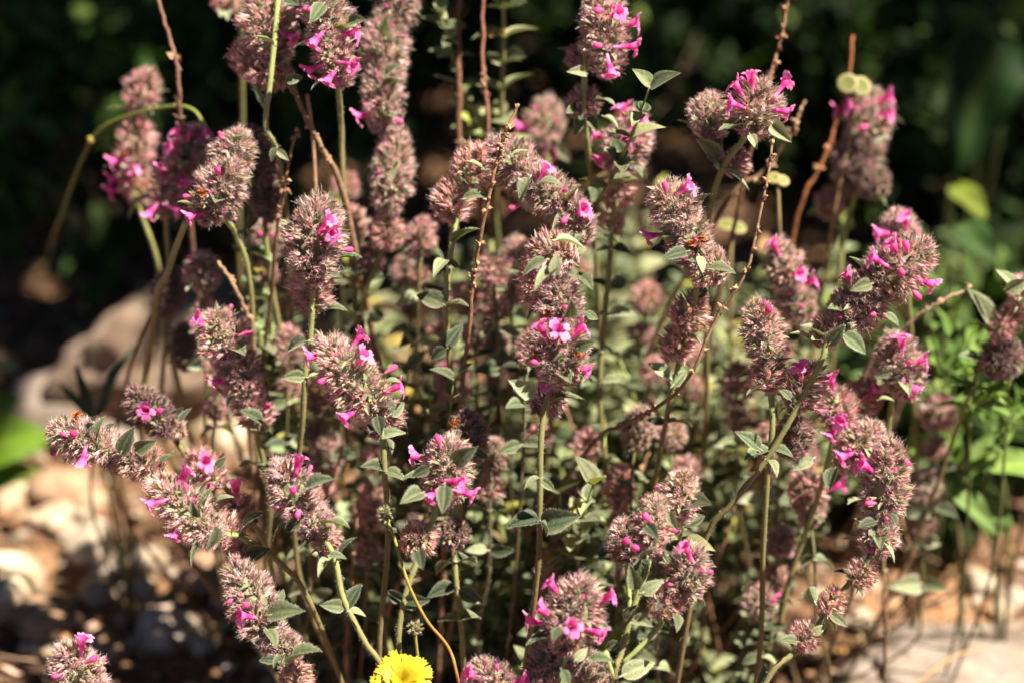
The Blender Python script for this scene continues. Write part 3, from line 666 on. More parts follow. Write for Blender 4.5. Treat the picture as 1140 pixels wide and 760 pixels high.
# ------------------------------------------------------------------ leafy shoots of the undergrowth
def shoot_mesh(seed, n=13, tone=None, size=1.0):
    r = random.Random(seed); st = MB(); lf = MB(); H = r.uniform(.07, .11)
    pts = [Vector((0, 0, 0))]; v = Vector((r.uniform(-.35, .35), r.uniform(-.35, .35), 1)).normalized()
    for i in range(8): v = (v + rdir(r)*.12).normalized(); pts.append(pts[-1]+v*H/8)
    tube(st, pts, [.95*MM-.085*MM*i for i in range(9)], STEM_B, STEM_L, 6)
    for i in range(n):
        t = .18+.82*i/(n-1); k = min(7.97, t*8); a = pts[min(7, int(k))].lerp(pts[min(8, int(k)+1)], k-int(k)); ang = i*1.57+r.uniform(-.4, .4)
        for s in (0, math.pi):
            for q in range(2 if i < n-1 else 1):
                an = ang+s+q*.7
                d = Vector((math.cos(an), math.sin(an), r.uniform(.1, .7) + (.8 if i == n-1 else 0))).normalized()
                L = r.uniform(7, 11)*MM*(1.1-.35*t)*(1 if q == 0 else .6)*size
                c = vary(mixc((.035, .065, .018), (.36, .42, .20), r.random()**1.5), r, .2)
                if r.random() < .09: c = r.choice(((.26, .15, .07), (.5, .42, .06), (.30, .38, .05), (.45, .25, .08)))
                leaf_into(lf, a, d, Vector((0, 0, 1))+rdir(r)*.4, L, L*r.uniform(.58, .75), c, mixc(c, (.55, .55, .42), .4), 0, r.uniform(.1, .5), r.uniform(0, .45), 6, 4, r)
    return st.mesh('stem', M['stem']), lf.mesh('foliage', M['leaf'])
SH = [shoot_mesh(i+50) for i in range(9)]
def shoot(x, y, s, grp='leafy shoots of the undergrowth', label='small grey-green leafy shoot in the undergrowth below the flowers'):
    root = thing('leafy_shoot', label, 'leafy shoot', Vector((x, y, gz(x, y)-.002)), grp)
    st, lf = R.choice(SH); mx = TRS(Vector((x, y, gz(x, y)-.002)), Matrix.Rotation(R.uniform(0, 6.28), 4, 'Z'), s)
    obj('stem', st, mx, root); obj('foliage', lf, mx, root)
for i in range(285):
    # px column / ground row chooser: a broad clump under the flowers
    px_ = R.gauss(630, 160); py_ = R.uniform(430, 900)
    if px_ > 850 and py_ > 560: continue
    if not (420 < px_ < 940): 
        if R.random() < .75: continue
    g = G(px_, py_)
    if g.y < .02: continue
    shoot(g.x, g.y, R.uniform(.7, 1.4) if py_ > 600 else R.uniform(.45, .85))
for (px_, py_, d, h) in ((545, 90, .075, 1.2), (550, 55, .08, 1.0), (552, 300, .06, 1.2), (420, 560, .05, 1), (350, 430, .06, 1.1), (300, 480, .06, 1), (390, 520, .08, 1), (360, 470, .09, 1), (330, 400, .1, 1.2)):
    p = P(px_, py_, d); root_pt = Vector((p.x, p.y, 0))
    # tall shoot: a long bare stem carrying a leafy top
    base = Vector((p.x+R.uniform(-.01, .01), p.y, gz(p.x, p.y)-.003))
    root = thing('leafy_shoot', 'pale green leafy shoot between the brown stems at the top edge' if py_ == 90 else 'tall pale leafy shoot rising among the flowering stems', 'leafy shoot', base, None if py_ == 90 else 'tall leafy shoots among the flowers')
    lo = p - Vector((0, 0, .045*h))
    obj('stem', stem_mesh([base, base.lerp(lo, .5)+Vector((.004, 0, 0)), lo], 1.0*MM, .8*MM, STEM_B, STEM_G), Matrix.Identity(4), root)
    st, lf = R.choice(SH); mx = TRS(lo, Matrix.Rotation(R.uniform(0, 6.28), 4, 'Z'), h)
    obj('leafy_stem', st, mx, root); obj('foliage', lf, mx, root)

# ------------------------------------------------------------------ dry twigs and stalks
def twig(label, pts, r_mm, knobs=10, col=(.30, .17, .10), name='dry_twig', cat='twig', grp=None, ground=True, kn=1.9, forks=()):
    q = [P(*a) for a in pts]
    if ground: q = to_ground(q)
    cur = catmull(q, 8); mb = MB(); n = len(cur); r = random.Random(len(label)+int(pts[0][0]))
    r_mm *= .8; col = tuple(x*.85 for x in col)
    cur = [c + rdir(r)*r_mm*.35*MM for c in cur]
    tube(mb, cur, [r_mm*MM*(.6+.55*i/n) for i in range(n)], vary(col, r), mixc(col, (.14, .08, .05), .4), 7)
    for k in range(knobs):
        i = r.randrange(0, int(n*.6)); p = cur[i]
        for s in range(r.randrange(1, 4)):
            d = rdir(r); c = vary(mixc(col, (.55, .36, .22), r.random()), r, .2)
            leaf_into(mb, p, d, rdir(r), kn*MM*r.uniform(.7, 1.3), kn*.8*MM, c, c, nl=3, nw=2, r=r, fold=.9, curl=.5)
            tube(mb, [p, p+d*kn*.5*MM, p+d*kn*MM], [.5*MM*kn/2, .55*MM*kn/2, .15*MM], c, c, 6)
    o = obj('stalk', mb.mesh('stalk', M['bark']))
    C.objects.unlink(o)
    root = thing(name, label, cat, q[-1] if ground else q[-1], grp)
    C.objects.link(o); o.parent = root; o.matrix_basis = WM[root.name].inverted()
    for f in forks:
        fq = catmull([P(*a) for a in f], 6); m2 = MB(); tube(m2, fq, [r_mm*.6*MM]*len(fq), col, col, 6)
        obj('side_twig', m2.mesh('side_twig', M['bark']), Matrix.Identity(4), root)
    return root
twig('dry brown twig with a crumbly pointed tip standing just left of the centre spike', [(577, 116, .004), (560, 155, .004), (545, 215, .006), (530, 290, .012), (520, 380, .02)], .8, 26, (.33, .18, .10), kn=1.6)
twig('thin dry twig with knobbly joints slanting beside the right curving spike', [(861, 155, -.002), (852, 210, -.002), (832, 300, 0), (800, 350, .004), (760, 430, .01), (700, 470, .03), (655, 500, .04)], .75, 22, (.34, .21, .12), kn=1.7)
twig('knobbly dry twig coming down from the top edge right of centre', [(882, -20, .05), (870, 40, .05), (855, 90, .05), (840, 150, .055)], .9, 16, kn=2.2)
twig('faint dry twig behind the ringed flower head, upper right', [(896, 112, .06), (880, 150, .06), (850, 190, .065), (800, 240, .07)], 1.0, 9, kn=2.0)
twig('reddish dry stalk carrying a two lobed pod, upper right', [(950, 40, .085), (940, 110, .085), (915, 180, .085), (885, 255, .09)], 1.0, 4, (.36, .14, .06), kn=2.4)
twig('slender brown twig hanging from the top edge over the far left flower spike', [(170, -20, .05), (188, 40, .05), (197, 75, .05), (200, 130, .055), (205, 200, .07)], 1.1, 9, (.24, .14, .10), kn=2.2)
twig('straight tan twig slanting to the lower right under the top left whorls', [(322, 92, .035), (340, 130, .035), (360, 170, .038), (385, 225, .045)], 1.3, 5, (.36, .23, .14), kn=1.6, forks=[[(342, 105, .03), (348, 150, .036), (352, 220, .04)]])
twig('short dry twig with a crumbly tip left of the straight tan twig', [(331, 143, .03), (322, 180, .03), (314, 225, .034), (305, 300, .045)], .8, 14, (.28, .16, .10), kn=1.8)
twig('dull brown upright twig at the top edge, left one of two', [(513, -20, .07), (510, 60, .07), (512, 150, .072), (505, 250, .08)], 1.3, 6, (.22, .11, .07), kn=1.8)
twig('brown upright twig at the top edge beside the pale leafy shoot, right of two', [(538, -20, .055), (538, 60, .056), (543, 150, .058), (535, 250, .07)], 1.1, 10, (.30, .14, .09), kn=1.8)
twig('tan broken twig slanting before the shaded boulder', [(238, 285, .04), (258, 315, .04), (275, 350, .045), (282, 380, .05)], 1.1, 5, (.42, .28, .18), kn=1.5)
twig('upright brown twig beside the upper left twig tangle', [(275, 290, .06), (276, 340, .06), (272, 400, .07)], .9, 7, (.28, .15, .1), kn=1.6)
twig('pale dry twig reaching right from behind the long slanting spike', [(1080, 320, .05), (1040, 340, .05), (1000, 370, .055), (970, 400, .06)], .9, 10, (.40, .30, .20), kn=1.6)
twig('thin green brown side stalk crossing behind the round pink ringed head', [(695, 180, .07), (670, 195, .07), (642, 215, .075), (635, 245, .08)], .9, 3, (.32, .25, .10), kn=1.4)
twig('long straight shadowy stalk leaning before the shaded boulder, left', [(205, 250, .06), (180, 320, .065), (140, 430, .09)], .9, 3, (.22, .12, .07), kn=1.4)
for i in range(26):
    x = R.uniform(380, 1050); y = R.uniform(330, 640); d = R.uniform(.05, .16); a = R.uniform(-60, 60)
    twig('short brown stalk leaning in the thicket under the flowers', [(x, y, d), (x+a*.4, y+50, d), (x+a, y+110, d+.01)], R.uniform(.5, .9), 4, vary((.30, .17, .10), R, .3), name='dry_stalk', cat='stalk', grp='short brown stalks in the thicket', kn=1.4)

# two lobed pods, arching green stalk, seed heads, yellow flower
def disc(mb, c, nrm, rad, thick, col, rim, seg=14):
    f = frame(nrm); vs = []; cols = []
    for k, (rr, z) in enumerate(((0, .6), (.6, .8), (.85, 1), (1, .4), (1, -.4), (.85, -1), (.6, -.8), (0, -.6))):
        for j in range(seg):
            a = 2*math.pi*j/seg; vs.append(c + (f @ Vector((math.cos(a)*rad*rr, math.sin(a)*rad*rr, z*thick)))); cols.append(rim if k in (2, 3, 4, 5) else col)
    mb.add(vs, [(i*seg+j, i*seg+(j+1) % seg, (i+1)*seg+(j+1) % seg, (i+1)*seg+j) for i in range(7) for j in range(seg)], cols)
def pod(label, x, y, d, rad, path, tilt=0.2):
    base = to_ground([P(*a) for a in path]); root = thing('seed_pod_stalk', label, 'seed pod', base[-1])
    obj('stalk', stem_mesh(catmull(base, 6), .5*MM, .8*MM, (.30, .26, .12), (.25, .12, .06)), Matrix.Identity(4), root)
    mb = MB(); p = rad*pxm(d)
    for s in (-1, 1): disc(mb, P(x+s*rad*.62, y+s*1.5, d+s*.0004), (-FWD+RIGHT*.2*s+UP*tilt).normalized(), p, .5*MM, (.22, .24, .06), (.46, .38, .20))
    obj('pod', mb.mesh('pod', M['leaf']), Matrix.Identity(4), root)
    return root
pod('pale two lobed seed pod above the blurred dark pink spike', 951, 95, .08, 12, [(951, 100, .08), (950, 140, .085), (930, 230, .09)])
pod('small cream pods right of the knobbly thin twig, below the ringed head', 866, 200, .06, 8, [(866, 206, .06), (868, 260, .065), (872, 330, .08)], .6)
pod('yellowish pods behind the right curving flower spike', 815, 252, .09, 10, [(815, 260, .09), (812, 320, .095)], .9)
root = thing('arching_stalk', 'thin yellow-green stalk arching over behind the far left flower spike', 'stalk', Vector((P(60, 300, .09).x, P(60, 300, .09).y, 0)))
base = [P(228, 140, .06), P(214, 122, .06), P(188, 119, .065), P(140, 130, .075), P(115, 142, .08), P(100, 160, .085), P(82, 200, .10), P(68, 240, .13), P(58, 268, .18), G(50, 310, -.003)]
obj('stalk', stem_mesh(catmull(base, 6), .5*MM, .8*MM, (.26, .30, .06), (.05, .08, .02)), Matrix.Identity(4), root)  # foot coloured dark so the stalk fades into the shade
mb = MB(); disc(mb, P(101, 156, .083), UP, 1.1*MM, 1.1*MM, (.34, .28, .05), (.36, .28, .06), 10); obj('joint', mb.mesh('joint', M['stem']), Matrix.Identity(4), root)
root = thing('arching_stalk', 'pale green thick stalk leaning up to the fluffy pale head, left', 'stalk', Vector((P(150, 420, .06).x, P(150, 420, .06).y, 0)))
obj('stalk', stem_mesh(catmull(to_ground([P(208, 245, .03), P(198, 270, .035), P(186, 305, .04), P(172, 350, .05)]), 6), .9*MM, 1.1*MM, (.32, .33, .14), (.2, .12, .06)), Matrix.Identity(4), root)

def seed_head(label, x, y, d, rad, path, closed):
    pts = to_ground([P(*a) for a in path]); root = thing('seed_head_stalk', label, 'seed head', pts[-1])
    obj('stalk', stem_mesh(catmull(pts, 7), .38*MM, .5*MM, (.30, .30, .06), (.30, .07, .03)), Matrix.Identity(4), root)
    mb = MB(); c = P(x, y, d); s = rad*pxm(d); r = random.Random(int(x))
    vs = []
    for k in range(90):
        v = rdir(r); g = vary((.20, .22, .09) if k % 2 else (.34, .30, .16), r, .3)
        if closed and v.dot(UP) < -.3 and k % 2: continue
        leaf_into(mb, c+v*s*.45, (v+rdir(r)*.35).normalized(), rdir(r), s*r.uniform(.45, .75), s*.24, g, mixc(g, (.6, .55, .4), .5), nl=3, nw=2, r=r)
        hair(mb, c+v*s*.7, v, s*.6, .035*MM, (.75, .68, .5), 1, r)
    obj('seed_head', mb.mesh('seed_head', [M['leaf'], M['hair']], False), Matrix.Identity(4), root)
    ms = MB(); disc(ms, c, UP, s*.62, s*.5, (.14, .12, .05), (.16, .13, .06)); obj('core', ms.mesh('core', M['leaf']), Matrix.Identity(4), root)
seed_head('small curled seed head on a thin reddish arching stalk, left of the dark leaved stem', 430, 572, -.004, 10, [(431, 578, -.004), (440, 602, -.004), (455, 650, -.004), (475, 690, -.002), (500, 722, 0), (512, 765, 0)], True)
seed_head('small bristly round seed head just above the yellow flower', 462, 698, -.006, 9, [(462, 704, -.006), (465, 730, -.004), (470, 770, -.002)], False)

def yellow_flower():
    c = P(447, 757, -.008); nrm = (-FWD*.6+Vector((0, 0, 1))*.8).normalized(); f = frame(nrm)
    base = Vector((c.x+.004, c.y+.01, gz(c.x, c.y)-.003)); root = thing('yellow_flower', 'bright yellow many petalled flower cut by the bottom edge', 'yellow flower', base)
    obj('stalk', stem_mesh(catmull([c-nrm*3*MM, c-nrm*15*MM, base], 6), .8*MM, .9*MM, (.22, .28, .08), (.2, .16, .06)), Matrix.Identity(4), root)
    r = random.Random(4)
    for ring, (n, L, el) in enumerate(((26, 8.2, .0), (22, 6.8, .2), (16, 5.0, .5), (12, 3.4, 1.0))):
        mb = MB()
        for k in range(n):
            a = 2*math.pi*(k+.5*ring+r.uniform(-.2, .2))/n
            d = (f @ Vector((math.cos(a), math.sin(a), el+r.uniform(-.08, .08)))).normalized(); g = vary(mixc((.50, .38, .01), (.44, .24, .005), ring/3), r, .15)
            side = d.cross(nrm).normalized(); n2 = side.cross(d); l = L*MM*r.uniform(.9, 1.08); w = 1.05*MM; vs = []; cols = []
            for i in range(7):
                t = i/6; ww = w*(.5+.5*min(1, t*2.2))
                for j in range(5):
                    s = j/4*2-1; tooth = (.06 if i == 6 and j % 2 else 0)
                    vs.append(c + d*l*(t-tooth) + side*ww*s + n2*(-.12*l*t*t + .08*l*t + abs(s)*.1*MM)); cols.append(mixc(g, (.56, .45, .02), t))
            mb.add(vs, [(i*5+j, i*5+j+1, (i+1)*5+j+1, (i+1)*5+j) for i in range(6) for j in range(4)], cols)
        obj('petals', mb.mesh('petals', M['yellow']), Matrix.Identity(4), root)
    mb = MB(); disc(mb, c-nrm*1.5*MM, nrm, 2.6*MM, 2.4*MM, (.12, .18, .05), (.14, .2, .06)); obj('flower_base', mb.mesh('flower_base', M['leaf']), Matrix.Identity(4), root)
yellow_flower()

# ------------------------------------------------------------------ stones
def rock_mesh(seed, rough=.35, sub=3, col=(.42, .36, .29), col2=(.26, .18, .13)):
    import bmesh
    bm = bmesh.new(); bmesh.ops.create_icosphere(bm, subdivisions=sub, radius=1.0); r = random.Random(seed)
    off = Vector((r.uniform(0, 99), r.uniform(0, 99), r.uniform(0, 99)))
    planes = [(rdir(r), r.uniform(.55, .9)) for _ in range(9)]
    for v in bm.verts:
        p = v.co.copy()
        for n_, h in planes:
            k = p.dot(n_)
            if k > h: p -= n_*(k-h)*.85
        p *= 1 + rough*.35*noise.noise(p*1.3+off) + rough*.16*noise.noise(p*4+off) + rough*.07*noise.noise(p*11+off)
        v.co = p
    mb = MB(); vs = [v.co.copy() for v in bm.verts]; bm.verts.index_update(); fs = [tuple(v.index for v in f.verts) for f in bm.faces]
    cols = [vary(mixc(col, col2, max(0, min(1, .5+1.4*noise.noise(v*1.8+off*2)))), r, .06) for v in vs]
    bm.free(); mb.add(vs, fs, cols); return mb.mesh('stone', M['rock'])
RK = [rock_mesh(i, .35, 3, c, c2) for i, (c, c2) in enumerate((((.60, .48, .33), (.44, .31, .20)), ((.54, .47, .39), (.38, .30, .23)), ((.64, .54, .40), (.46, .34, .22)), ((.40, .26, .17), (.26, .16, .10)), ((.62, .53, .41), (.44, .35, .26))))]
def stone(label, px_, py_, w, flat=.6, deep=.8, var=0, grp=None, me=None, name='stone', rot=None):
    g = G(px_, py_); D = (g-CAM).dot(FWD); s = w*.5*K*D
    z = gz(g.x, g.y)
    mx = Matrix.Translation(Vector((g.x, g.y, z+s*flat*.5))) @ Matrix.Rotation(R.uniform(0, 6.28) if rot is None else rot, 4, 'Z') @ Matrix.Diagonal((s, s*deep, s*flat, 1))
    o = obj(name, me or RK[var], mx); tag(o, label, 'stone', grp); return o
ST = [('large pale stone at the left edge low down, brightest of the stones', 5, 675, 105, .7, .9, 2), ('round grey-brown stone above the bright oval pebble', 105, 622, 66, .8, .9, 4), ('bright oval pebble under the left leaning flower head', 168, 641, 46, .8, .8, 2),
      ('tan stone left of the bright oval pebble', 112, 667, 60, .6, .8, 0), ('pale stone right below the tan stone', 158, 668, 50, .5, .8, 4), ('grey stone with a white chipped top near the bottom edge', 190, 712, 80, .7, .9, 1),
      ('flat pale slab of stone beneath the bright green leaf', 62, 578, 62, .35, .6, 2), ('bright stone at the left edge beneath the bright green leaf', 12, 556, 44, .7, .9, 0), ('brown stone right of the grey chipped one', 240, 655, 80, .5, .9, 3),
      ('big tan stone in sun behind the leaning three headed spike', 238, 462, 92, .8, 1.0, 0), ('small tan stone behind the shade-darkened flower head', 262, 497, 60, .6, .9, 2), ('dark brown stone at the bottom left corner', 60, 705, 90, .5, .9, 3),
      ('brownish stone between grey stone and small flower head at the bottom', 120, 735, 70, .5, .9, 3), ('pale pebble at the bottom, right of the small flower head', 140, 700, 30, .7, .9, 0), ('pale stone low behind the egg shaped head', 225, 725, 46, .6, .8, 4),
      ('long brown stone under the leftmost flower head', 75, 545, 90, .4, .8, 3), ('pale stone below the sharp round head by the curled leaves', 400, 640, 50, .6, .9, 2), ('pale stone behind the curled leaves stem', 335, 600, 66, .6, .9, 0), ('stone in the litter left of the centre stem foot', 330, 690, 60, .6, .8, 4),
      ('whitish pebble at the right in leaf litter', 1090, 657, 46, .7, .9, 4), ('grey pebble at the right edge', 1128, 668, 40, .6, .9, 1), ('pale pebble above the big right rock', 1112, 682, 36, .6, .9, 2), ('small whitish pebble left of the big right rock', 960, 697, 44, .6, .8, 4), ('pale pebble under the four whorls', 975, 725, 50, .5, .8, 2),
      ('brownish pebble deep in the right hand litter', 1010, 660, 34, .6, .8, 3)]
for a in ST: stone(*a)
big = rock_mesh(77, .9, 5, (.30, .25, .21), (.17, .13, .10))
stone('big flat pinkish grey rock in the lower right corner', 1065, 755, 300, .35, .6, me=big, name='rock', rot=.15)
stone('big rock edge left of the lower right rock', 960, 770, 110, .35, .6, me=rock_mesh(79, .3, 3, (.44, .36, .3), (.3, .22, .17)), name='rock', rot=.6)
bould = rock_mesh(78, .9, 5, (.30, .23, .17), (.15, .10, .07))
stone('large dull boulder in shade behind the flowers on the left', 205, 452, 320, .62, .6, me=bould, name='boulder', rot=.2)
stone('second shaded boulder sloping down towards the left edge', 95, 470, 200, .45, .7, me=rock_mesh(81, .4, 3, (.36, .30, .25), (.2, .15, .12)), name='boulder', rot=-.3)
for i in range(220):
    if R.random() < .65: px_, py_ = R.uniform(-60, 420), R.uniform(500, 860)
    elif R.random() < .5: px_, py_ = R.uniform(900, 1200), R.uniform(600, 860)
    else: px_, py_ = R.uniform(400, 900), R.uniform(400, 860)
    stone('little limestone pebble lying loose in the brown litter', px_, py_, R.uniform(12, 40) if px_ < 420 else R.uniform(10, 28), R.uniform(.4, .8), R.uniform(.6, 1), R.randrange(5), 'loose pebbles in the litter', name='pebble')

def litter():
    mb = MB(); r = random.Random(11)
    for i in range(7000):
        x = r.uniform(-.42, .42) if i < 6000 else r.uniform(-.9, .9); y = r.uniform(-.05, .75) if i < 6000 else r.uniform(.3, 1.3); z = gz(x, y)+r.uniform(.0005, .006)
        d = Vector((r.uniform(-1, 1), r.uniform(-1, 1), r.uniform(-.15, .35))).normalized(); c = vary(r.choice(((.42, .21, .09), (.30, .14, .06), (.52, .36, .22), (.20, .10, .05), (.50, .24, .08), (.58, .44, .30))), r, .25)
        L = r.uniform(3, 12)*MM
        leaf_into(mb, Vector((x, y, z)), d, Vector((0, 0, 1))+rdir(r)*.7, L, L*r.uniform(.25, .6), c, mixc(c, (.5, .36, .22), .3), nl=3, nw=2, r=r, fold=r.uniform(0, .9), curl=r.uniform(-.5, .6))
    o = obj('leaf_litter', mb.mesh('leaf_litter', M['litter'], False)); tag(o, 'brown dry leaf litter scattered over the soil', 'leaf litter', kind='stuff')
    mb = MB()
    for i in range(1500):
        x = r.uniform(-.42, .42); y = r.uniform(-.05, .75); z = gz(x, y)+r.uniform(.002, .012); a = r.uniform(0, 6.28); L = r.uniform(10, 45)*MM
        p = Vector((x, y, z)); q = p + Vector((math.cos(a)*L, math.sin(a)*L, r.uniform(-.003, .008))); m = (p+q)/2 + rdir(r)*L*.1
        c = vary(r.choice(((.50, .36, .22), (.36, .20, .11), (.26, .12, .06))), r, .2); tube(mb, [p, m, q], [.35*MM, .4*MM, .25*MM], c, c, 5)
    o = obj('dry_straw', mb.mesh('dry_straw', M['litter'])); tag(o, 'thin dry straws and stalk bits lying over the soil', 'straw', kind='stuff')
    mb = MB()
    for i in range(2600):
        x = r.uniform(-.42, .42); y = r.uniform(-.05, .6); s = r.uniform(.8, 3.2)*MM; z = gz(x, y)+s*.3; c = vary(r.choice(((.50, .42, .32), (.34, .24, .17), (.56, .48, .40), (.22, .13, .08))), r, .2)
        vs = [Vector((x, y, z)) + Vector((v[0]*s*r.uniform(.7, 1.2), v[1]*s*r.uniform(.7, 1.2), v[2]*s*r.uniform(.5, .8))) for v in ((1, 0, 0), (0, 1, 0), (-1, 0, 0), (0, -1, 0), (.2, .1, 1), (0, 0, -1), (.7, .7, .4), (-.6, .6, .5), (-.6, -.7, .4), (.7, -.6, .5))]
        fs = [(0, 6, 4), (6, 1, 4), (1, 7, 4), (7, 2, 4), (2, 8, 4), (8, 3, 4), (3, 9, 4), (9, 0, 4), (0, 5, 6), (6, 5, 1), (1, 5, 7), (7, 5, 2), (2, 5, 8), (8, 5, 3), (3, 5, 9), (9, 5, 0)]
        mb.add(vs, fs, c)
    o = obj('gravel', mb.mesh('gravel', M['crumb'], False)); tag(o, 'fine gravel of pale limestone crumbs between the stones', 'gravel', kind='stuff')
litter()
mb = MB(); p0, p1 = G(1015, 765, .022), G(1095, 722, .03); tube(mb, catmull([p0-Vector((.01, .01, .0)), p0.lerp(p1, .5)+Vector((0, 0, .004)), p1], 6), [.35*MM]*7 if False else [.35*MM]*len(catmull([p0, p1, p0], 6)), (.60, .40, .18), None, 6)
o = obj('grass_straw', mb.mesh('grass_straw', M['litter'])); tag(o, 'single golden dry straw lying on the big lower right rock', 'straw')

# ------------------------------------------------------------------ broad leaved plants around and the shrubs behind
def broad_leaf(mb, base, d, nrm, L, w, c, r, wavy=.04):
    side = d.cross(nrm).normalized(); nrm = side.cross(d).normalized(); nl, nw = 10, 6; vs = []; cols = []
    for i in range(nl+1):
        t = i/nl; ww = w*.5*(math.sin(math.pi*min(1, (t*.92+.08)**.7))**.7)
        if t == 1: ww = w*.02
        for j in range(nw+1):
            s = j/nw*2-1
            vs.append(base + d*L*t + side*ww*s + nrm*(abs(s)*ww*.3 - .25*L*t*t + wavy*L*math.sin(t*9+s*3))); cols.append(mixc(c, (c[0]*1.6+.03, c[1]*1.4+.03, c[2]*1.2), .5 if j == nw//2 else (.15 if i % 2 else 0)))
    q = nw+1; mb.add(vs, [(i*q+j, i*q+j+1, (i+1)*q+j+1, (i+1)*q+j) for i in range(nl) for j in range(nw)], cols)
def leafplant(label, spec, cat='broad leaved plant', grp=None, root_px=None, lc=(.10, .20, .03), name='broad_leaved_plant'):
    """spec: leaves as (bx, by, tx, ty, d, width px, colour)."""
    b0 = P(spec[0][0], spec[0][1], spec[0][4]); g = Vector((b0.x, b0.y+.005, gz(b0.x, b0.y)-.002)) if root_px is None else G(*root_px)
    root = thing(name, label, cat, g, grp); r = random.Random(int(spec[0][0]*7+spec[0][1]))
    for (bx, by, tx, ty, d, w, c) in spec:
        base = P(bx, by, d); tip = P(tx, ty, d-.01); dr = tip-base; mb = MB()
        broad_leaf(mb, base, dr.normalized(), (-FWD*.7+Vector((0, 0, 1))*.7+rdir(r)*.2), dr.length, w*pxm(d), c, r)
        obj('leaf', mb.mesh('leaf', M['broad']), Matrix.Identity(4), root)
        st = catmull([base, (base+g)*.5 + Vector((r.uniform(-.01, .01), 0, .01)), g], 6)
        obj('leaf_stalk', stem_mesh(st, .45*MM, .7*MM, (.10, .14, .04), (.10, .08, .04)), Matrix.Identity(4), root)
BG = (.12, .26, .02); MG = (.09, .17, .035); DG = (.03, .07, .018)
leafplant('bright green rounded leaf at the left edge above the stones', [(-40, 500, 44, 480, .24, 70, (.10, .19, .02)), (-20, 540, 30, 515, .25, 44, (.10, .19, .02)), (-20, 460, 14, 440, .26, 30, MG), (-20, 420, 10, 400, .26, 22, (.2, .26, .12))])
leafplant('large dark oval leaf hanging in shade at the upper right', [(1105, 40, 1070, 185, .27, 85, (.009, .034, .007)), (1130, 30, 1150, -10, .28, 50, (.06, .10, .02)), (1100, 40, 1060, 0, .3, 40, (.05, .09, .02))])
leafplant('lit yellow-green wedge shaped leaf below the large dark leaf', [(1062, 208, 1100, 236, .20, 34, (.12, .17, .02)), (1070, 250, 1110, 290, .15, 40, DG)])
leafplant('bright oval green leaves low at the right edge', [(1165, 520, 1088, 508, .10, 34, (.16, .26, .06)), (1065, 520, 1062, 490, .10, 26, (.10, .18, .03)), (1062, 540, 1112, 590, .10, 28, (.12, .20, .06)), (1110, 490, 1065, 530, .12, 28, (.10, .17, .04)), (1120, 590, 1100, 545, .11, 26, (.10, .17, .05))])
leafplant('greyish feathery leaves standing in front of the shaded boulder', [(110, 460, 132, 390, .11, 13, (.05, .10, .06)), (100, 460, 88, 412, .11, 13, (.05, .09, .06)), (105, 465, 70, 430, .12, 12, (.05, .09, .06)), (110, 462, 120, 420, .12, 12, (.06, .11, .07))], name='feathery_plant', cat='small plant')

# grassy green plants at the right
def grass_tuft(label, cx, cy, n, ln, d, grp=None, cols=((.10, .19, .03), (.18, .26, .06), (.06, .13, .02)), wpx=9):
    n = int(n*.55)
    g = P(cx, cy, d); g.z = gz(g.x, g.y); root = thing('green_plant', label, 'green plant', g, grp); r = random.Random(int(cx+cy)); mb = MB()
    for k in range(n):
        x = cx + r.uniform(-30, 30); y = cy + r.uniform(-35, 35); a = math.radians(r.uniform(20, 160)); L = ln*r.uniform(.5, 1.1)
        b = P(x, y, d+r.uniform(-.02, .02)); t = P(x+math.cos(a)*L, y-math.sin(a)*L, d+r.uniform(-.02, .02)); c = vary(r.choice(cols), r, .2)
        leaf_into(mb, b, (t-b).normalized(), Vector((0, -.4, 1))+rdir(r)*.4, (t-b).length, wpx*pxm(d)*r.uniform(.7, 1.4), c, mixc(c, (.4, .5, .2), .2), nl=6, nw=2, r=r, curl=r.uniform(0, .4))
    obj('foliage', mb.mesh('foliage', M['broad']), Matrix.Identity(4), root)
    m2 = MB()
    for k in range(2):
        top = P(cx+r.uniform(-25, 25), cy+r.uniform(-20, 20), d); tube(m2, catmull([top, (top+g)*.5+rdir(r)*.008, g], 5), [.9*MM]*11 if False else [.45*MM]*len(catmull([top, top, g], 5)), (.12, .16, .05), (.06, .05, .02), 6)
    obj('stems', m2.mesh('stems', M['stem']), Matrix.Identity(4), root)
grass_tuft('fresh green narrow leaved plant at the right, behind the whorls at the edge', 1100, 440, 60, 34, .07)
grass_tuft('fresh green narrow leaved plant between the loose rimmed head and the right edge', 1062, 400, 60, 36, .10)
grass_tuft('soft green weed below the right edge whorls', 1128, 480, 36, 34, .09)
grass_tuft('dim green weed behind the slanting right spike', 1045, 340, 30, 34, .14, cols=((.08, .15, .03), (.14, .2, .04)))
grass_tuft('soft green weed right of the crowded loose head', 1040, 480, 40, 34, .12, cols=((.16, .26, .05), (.10, .18, .04)))

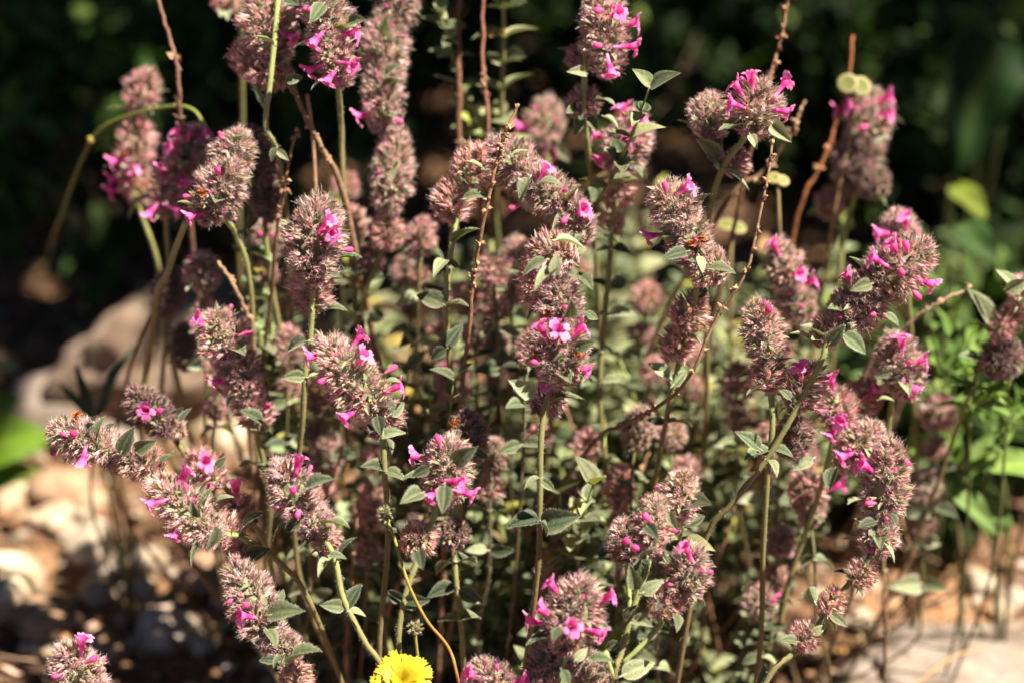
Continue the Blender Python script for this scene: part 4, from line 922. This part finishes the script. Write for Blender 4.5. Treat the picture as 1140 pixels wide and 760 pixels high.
def shrub(label, x, y, h, rad, n, seed, cols, leaf=.03, zlo=.02, name='shrub', cat='shrub', lean=(0, 0), grp=None, nlimb=7, trunk_r=.02, base=None, flatten=1.0, ry=None, shade_from=None):
    ry = ry or rad
    r = random.Random(seed); b = base or Vector((x, y, 0)); root = thing(name, label, cat, b, grp); st = MB(); lf = MB()
    cen = Vector((x+lean[0], y+lean[1], zlo+(h-zlo)*.5))
    tube(st, catmull([b-Vector((0, 0, .02)), b.lerp(cen, .4)+rdir(r)*.03, cen], 5), [trunk_r*(1-.05*i) for i in range(11)], (.10, .07, .05), (.12, .09, .06), 8)
    tips = []
    for k in range(nlimb):
        v = rdir(r); v.z = abs(v.z)*.7+.1 if k % 3 else v.z*.5; e = cen + Vector((v.x*rad*.8, v.y*ry*.8, v.z*(h-zlo)*.5*flatten)); a = b.lerp(cen, r.uniform(.2, .9))
        tube(st, catmull([a, (a+e)*.5+rdir(r)*rad*.12, e], 4), [trunk_r*.45]*9 if False else [trunk_r*(.5-.04*i) for i in range(9)], (.10, .07, .05), None, 6); tips.append(e)
    obj('trunk', st.mesh('trunk', M['bark']), Matrix.Identity(4), root)
    clumps = [cen + Vector((v.x*rad, v.y*ry, v.z*(h-zlo)*.5))*1.0 - Vector((0, 0, 0)) for v in [rdir(r)*r.random()**.4 for _ in range(max(8, n//55))]]
    for k in range(n):
        c0 = r.choice(clumps); p = c0 + rdir(r)*ry*.24*r.random()**.5
        if shade_from is not None:
            g_ = p - SUN_DIR*(p.z/SUN_DIR.z)
            if g_.y < shade_from - (.07 if g_.x < -.08 else 0) + .06*noise.noise(Vector((g_.x*5, g_.y*5, 1))) or p.z < .72: continue  # added tree's crown is cut so its shadow stays behind the sunlit stems
        if p.z < .01: p.z = r.uniform(.01, .05)
        d = (rdir(r)+Vector((0, 0, -.1))).normalized(); c = vary(r.choice(cols), r, .25); L = leaf*r.uniform(.6, 1.25)
        leaf_into(lf, p, d, Vector((0, 0, 1))+rdir(r)*.7, L, L*r.uniform(.4, .6), c, c, nl=3, nw=2, r=r, curl=r.uniform(0, .3), fold=.2)
    obj('crown', lf.mesh('crown', M['broad']), Matrix.Identity(4), root)
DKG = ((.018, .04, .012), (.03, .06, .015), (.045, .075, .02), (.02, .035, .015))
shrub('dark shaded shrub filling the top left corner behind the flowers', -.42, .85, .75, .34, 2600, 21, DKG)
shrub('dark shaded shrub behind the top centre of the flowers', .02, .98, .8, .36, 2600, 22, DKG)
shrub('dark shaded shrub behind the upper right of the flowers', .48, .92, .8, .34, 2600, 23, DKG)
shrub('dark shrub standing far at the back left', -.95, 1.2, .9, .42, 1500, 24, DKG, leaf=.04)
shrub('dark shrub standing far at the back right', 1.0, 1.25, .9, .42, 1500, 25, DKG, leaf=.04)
shrub('unseen spreading tree added to shade the shrubs behind the flowers', .65, .95, 1.55, 2.0, 19000, 31, ((.05, .09, .03), (.04, .07, .02)), leaf=.075, zlo=.85, name='added_shade_tree', cat='tree', trunk_r=.06, base=Vector((1.5, 2.2, 0)), ry=1.15, shade_from=.31)  # out-of-view tree, added so its crown darkens the background
for k in range(13):
    g = G(R.uniform(930, 1170), R.uniform(420, 600))
    shrub('fresh green low weed in sun at the right of the flowers', g.x, g.y, R.uniform(.05, .10), R.uniform(.03, .05), 90, 160+k, ((.04, .08, .02), (.07, .12, .03), (.13, .18, .06), (.02, .04, .012)), leaf=.02, zlo=0, name='weed', cat='weed', grp='fresh weeds in sun', nlimb=4, trunk_r=.0012)
# low weeds in front of the shrubs
wl = [(R.uniform(-.6, .6), R.uniform(.38, .82)) for _ in range(55)] + [(R.uniform(-.05, .4), R.uniform(.55, .82)) for _ in range(30)] + [(R.uniform(-.5, -.17), R.uniform(.33, .6)) for _ in range(40)] + [(R.uniform(.15, .5), R.uniform(.30, .55)) for _ in range(22)] + [(-.30, .42), (-.36, .50), (-.26, .52), (-.40, .60), (-.20, .60), (-.46, .46), (-.12, .66), (.0, .62), (.12, .6), (.22, .56), (.34, .5), (.42, .55), (.3, .62), (.40, .42), (.48, .62), (-.52, .62)]
for i, (x, y) in enumerate(wl):
    shrub('low green weed in the shade between the flowers and the dark shrubs', x, y, R.uniform(.07, .17), R.uniform(.06, .09), 150, 60+i, ((.04, .09, .02), (.06, .13, .03), (.03, .06, .02), (.08, .14, .03)) if x < -.15 else ((.02, .045, .012), (.04, .075, .02), (.015, .03, .01), (.02, .045, .012), (.04, .075, .02), (.015, .03, .01), (.03, .05, .012), (.20, .30, .08)), leaf=.018, zlo=0, name='weed', cat='weed', grp='low weeds before the shrubs', nlimb=4, trunk_r=.002)  # the brightest leaf green stands in for spots of dappled sun
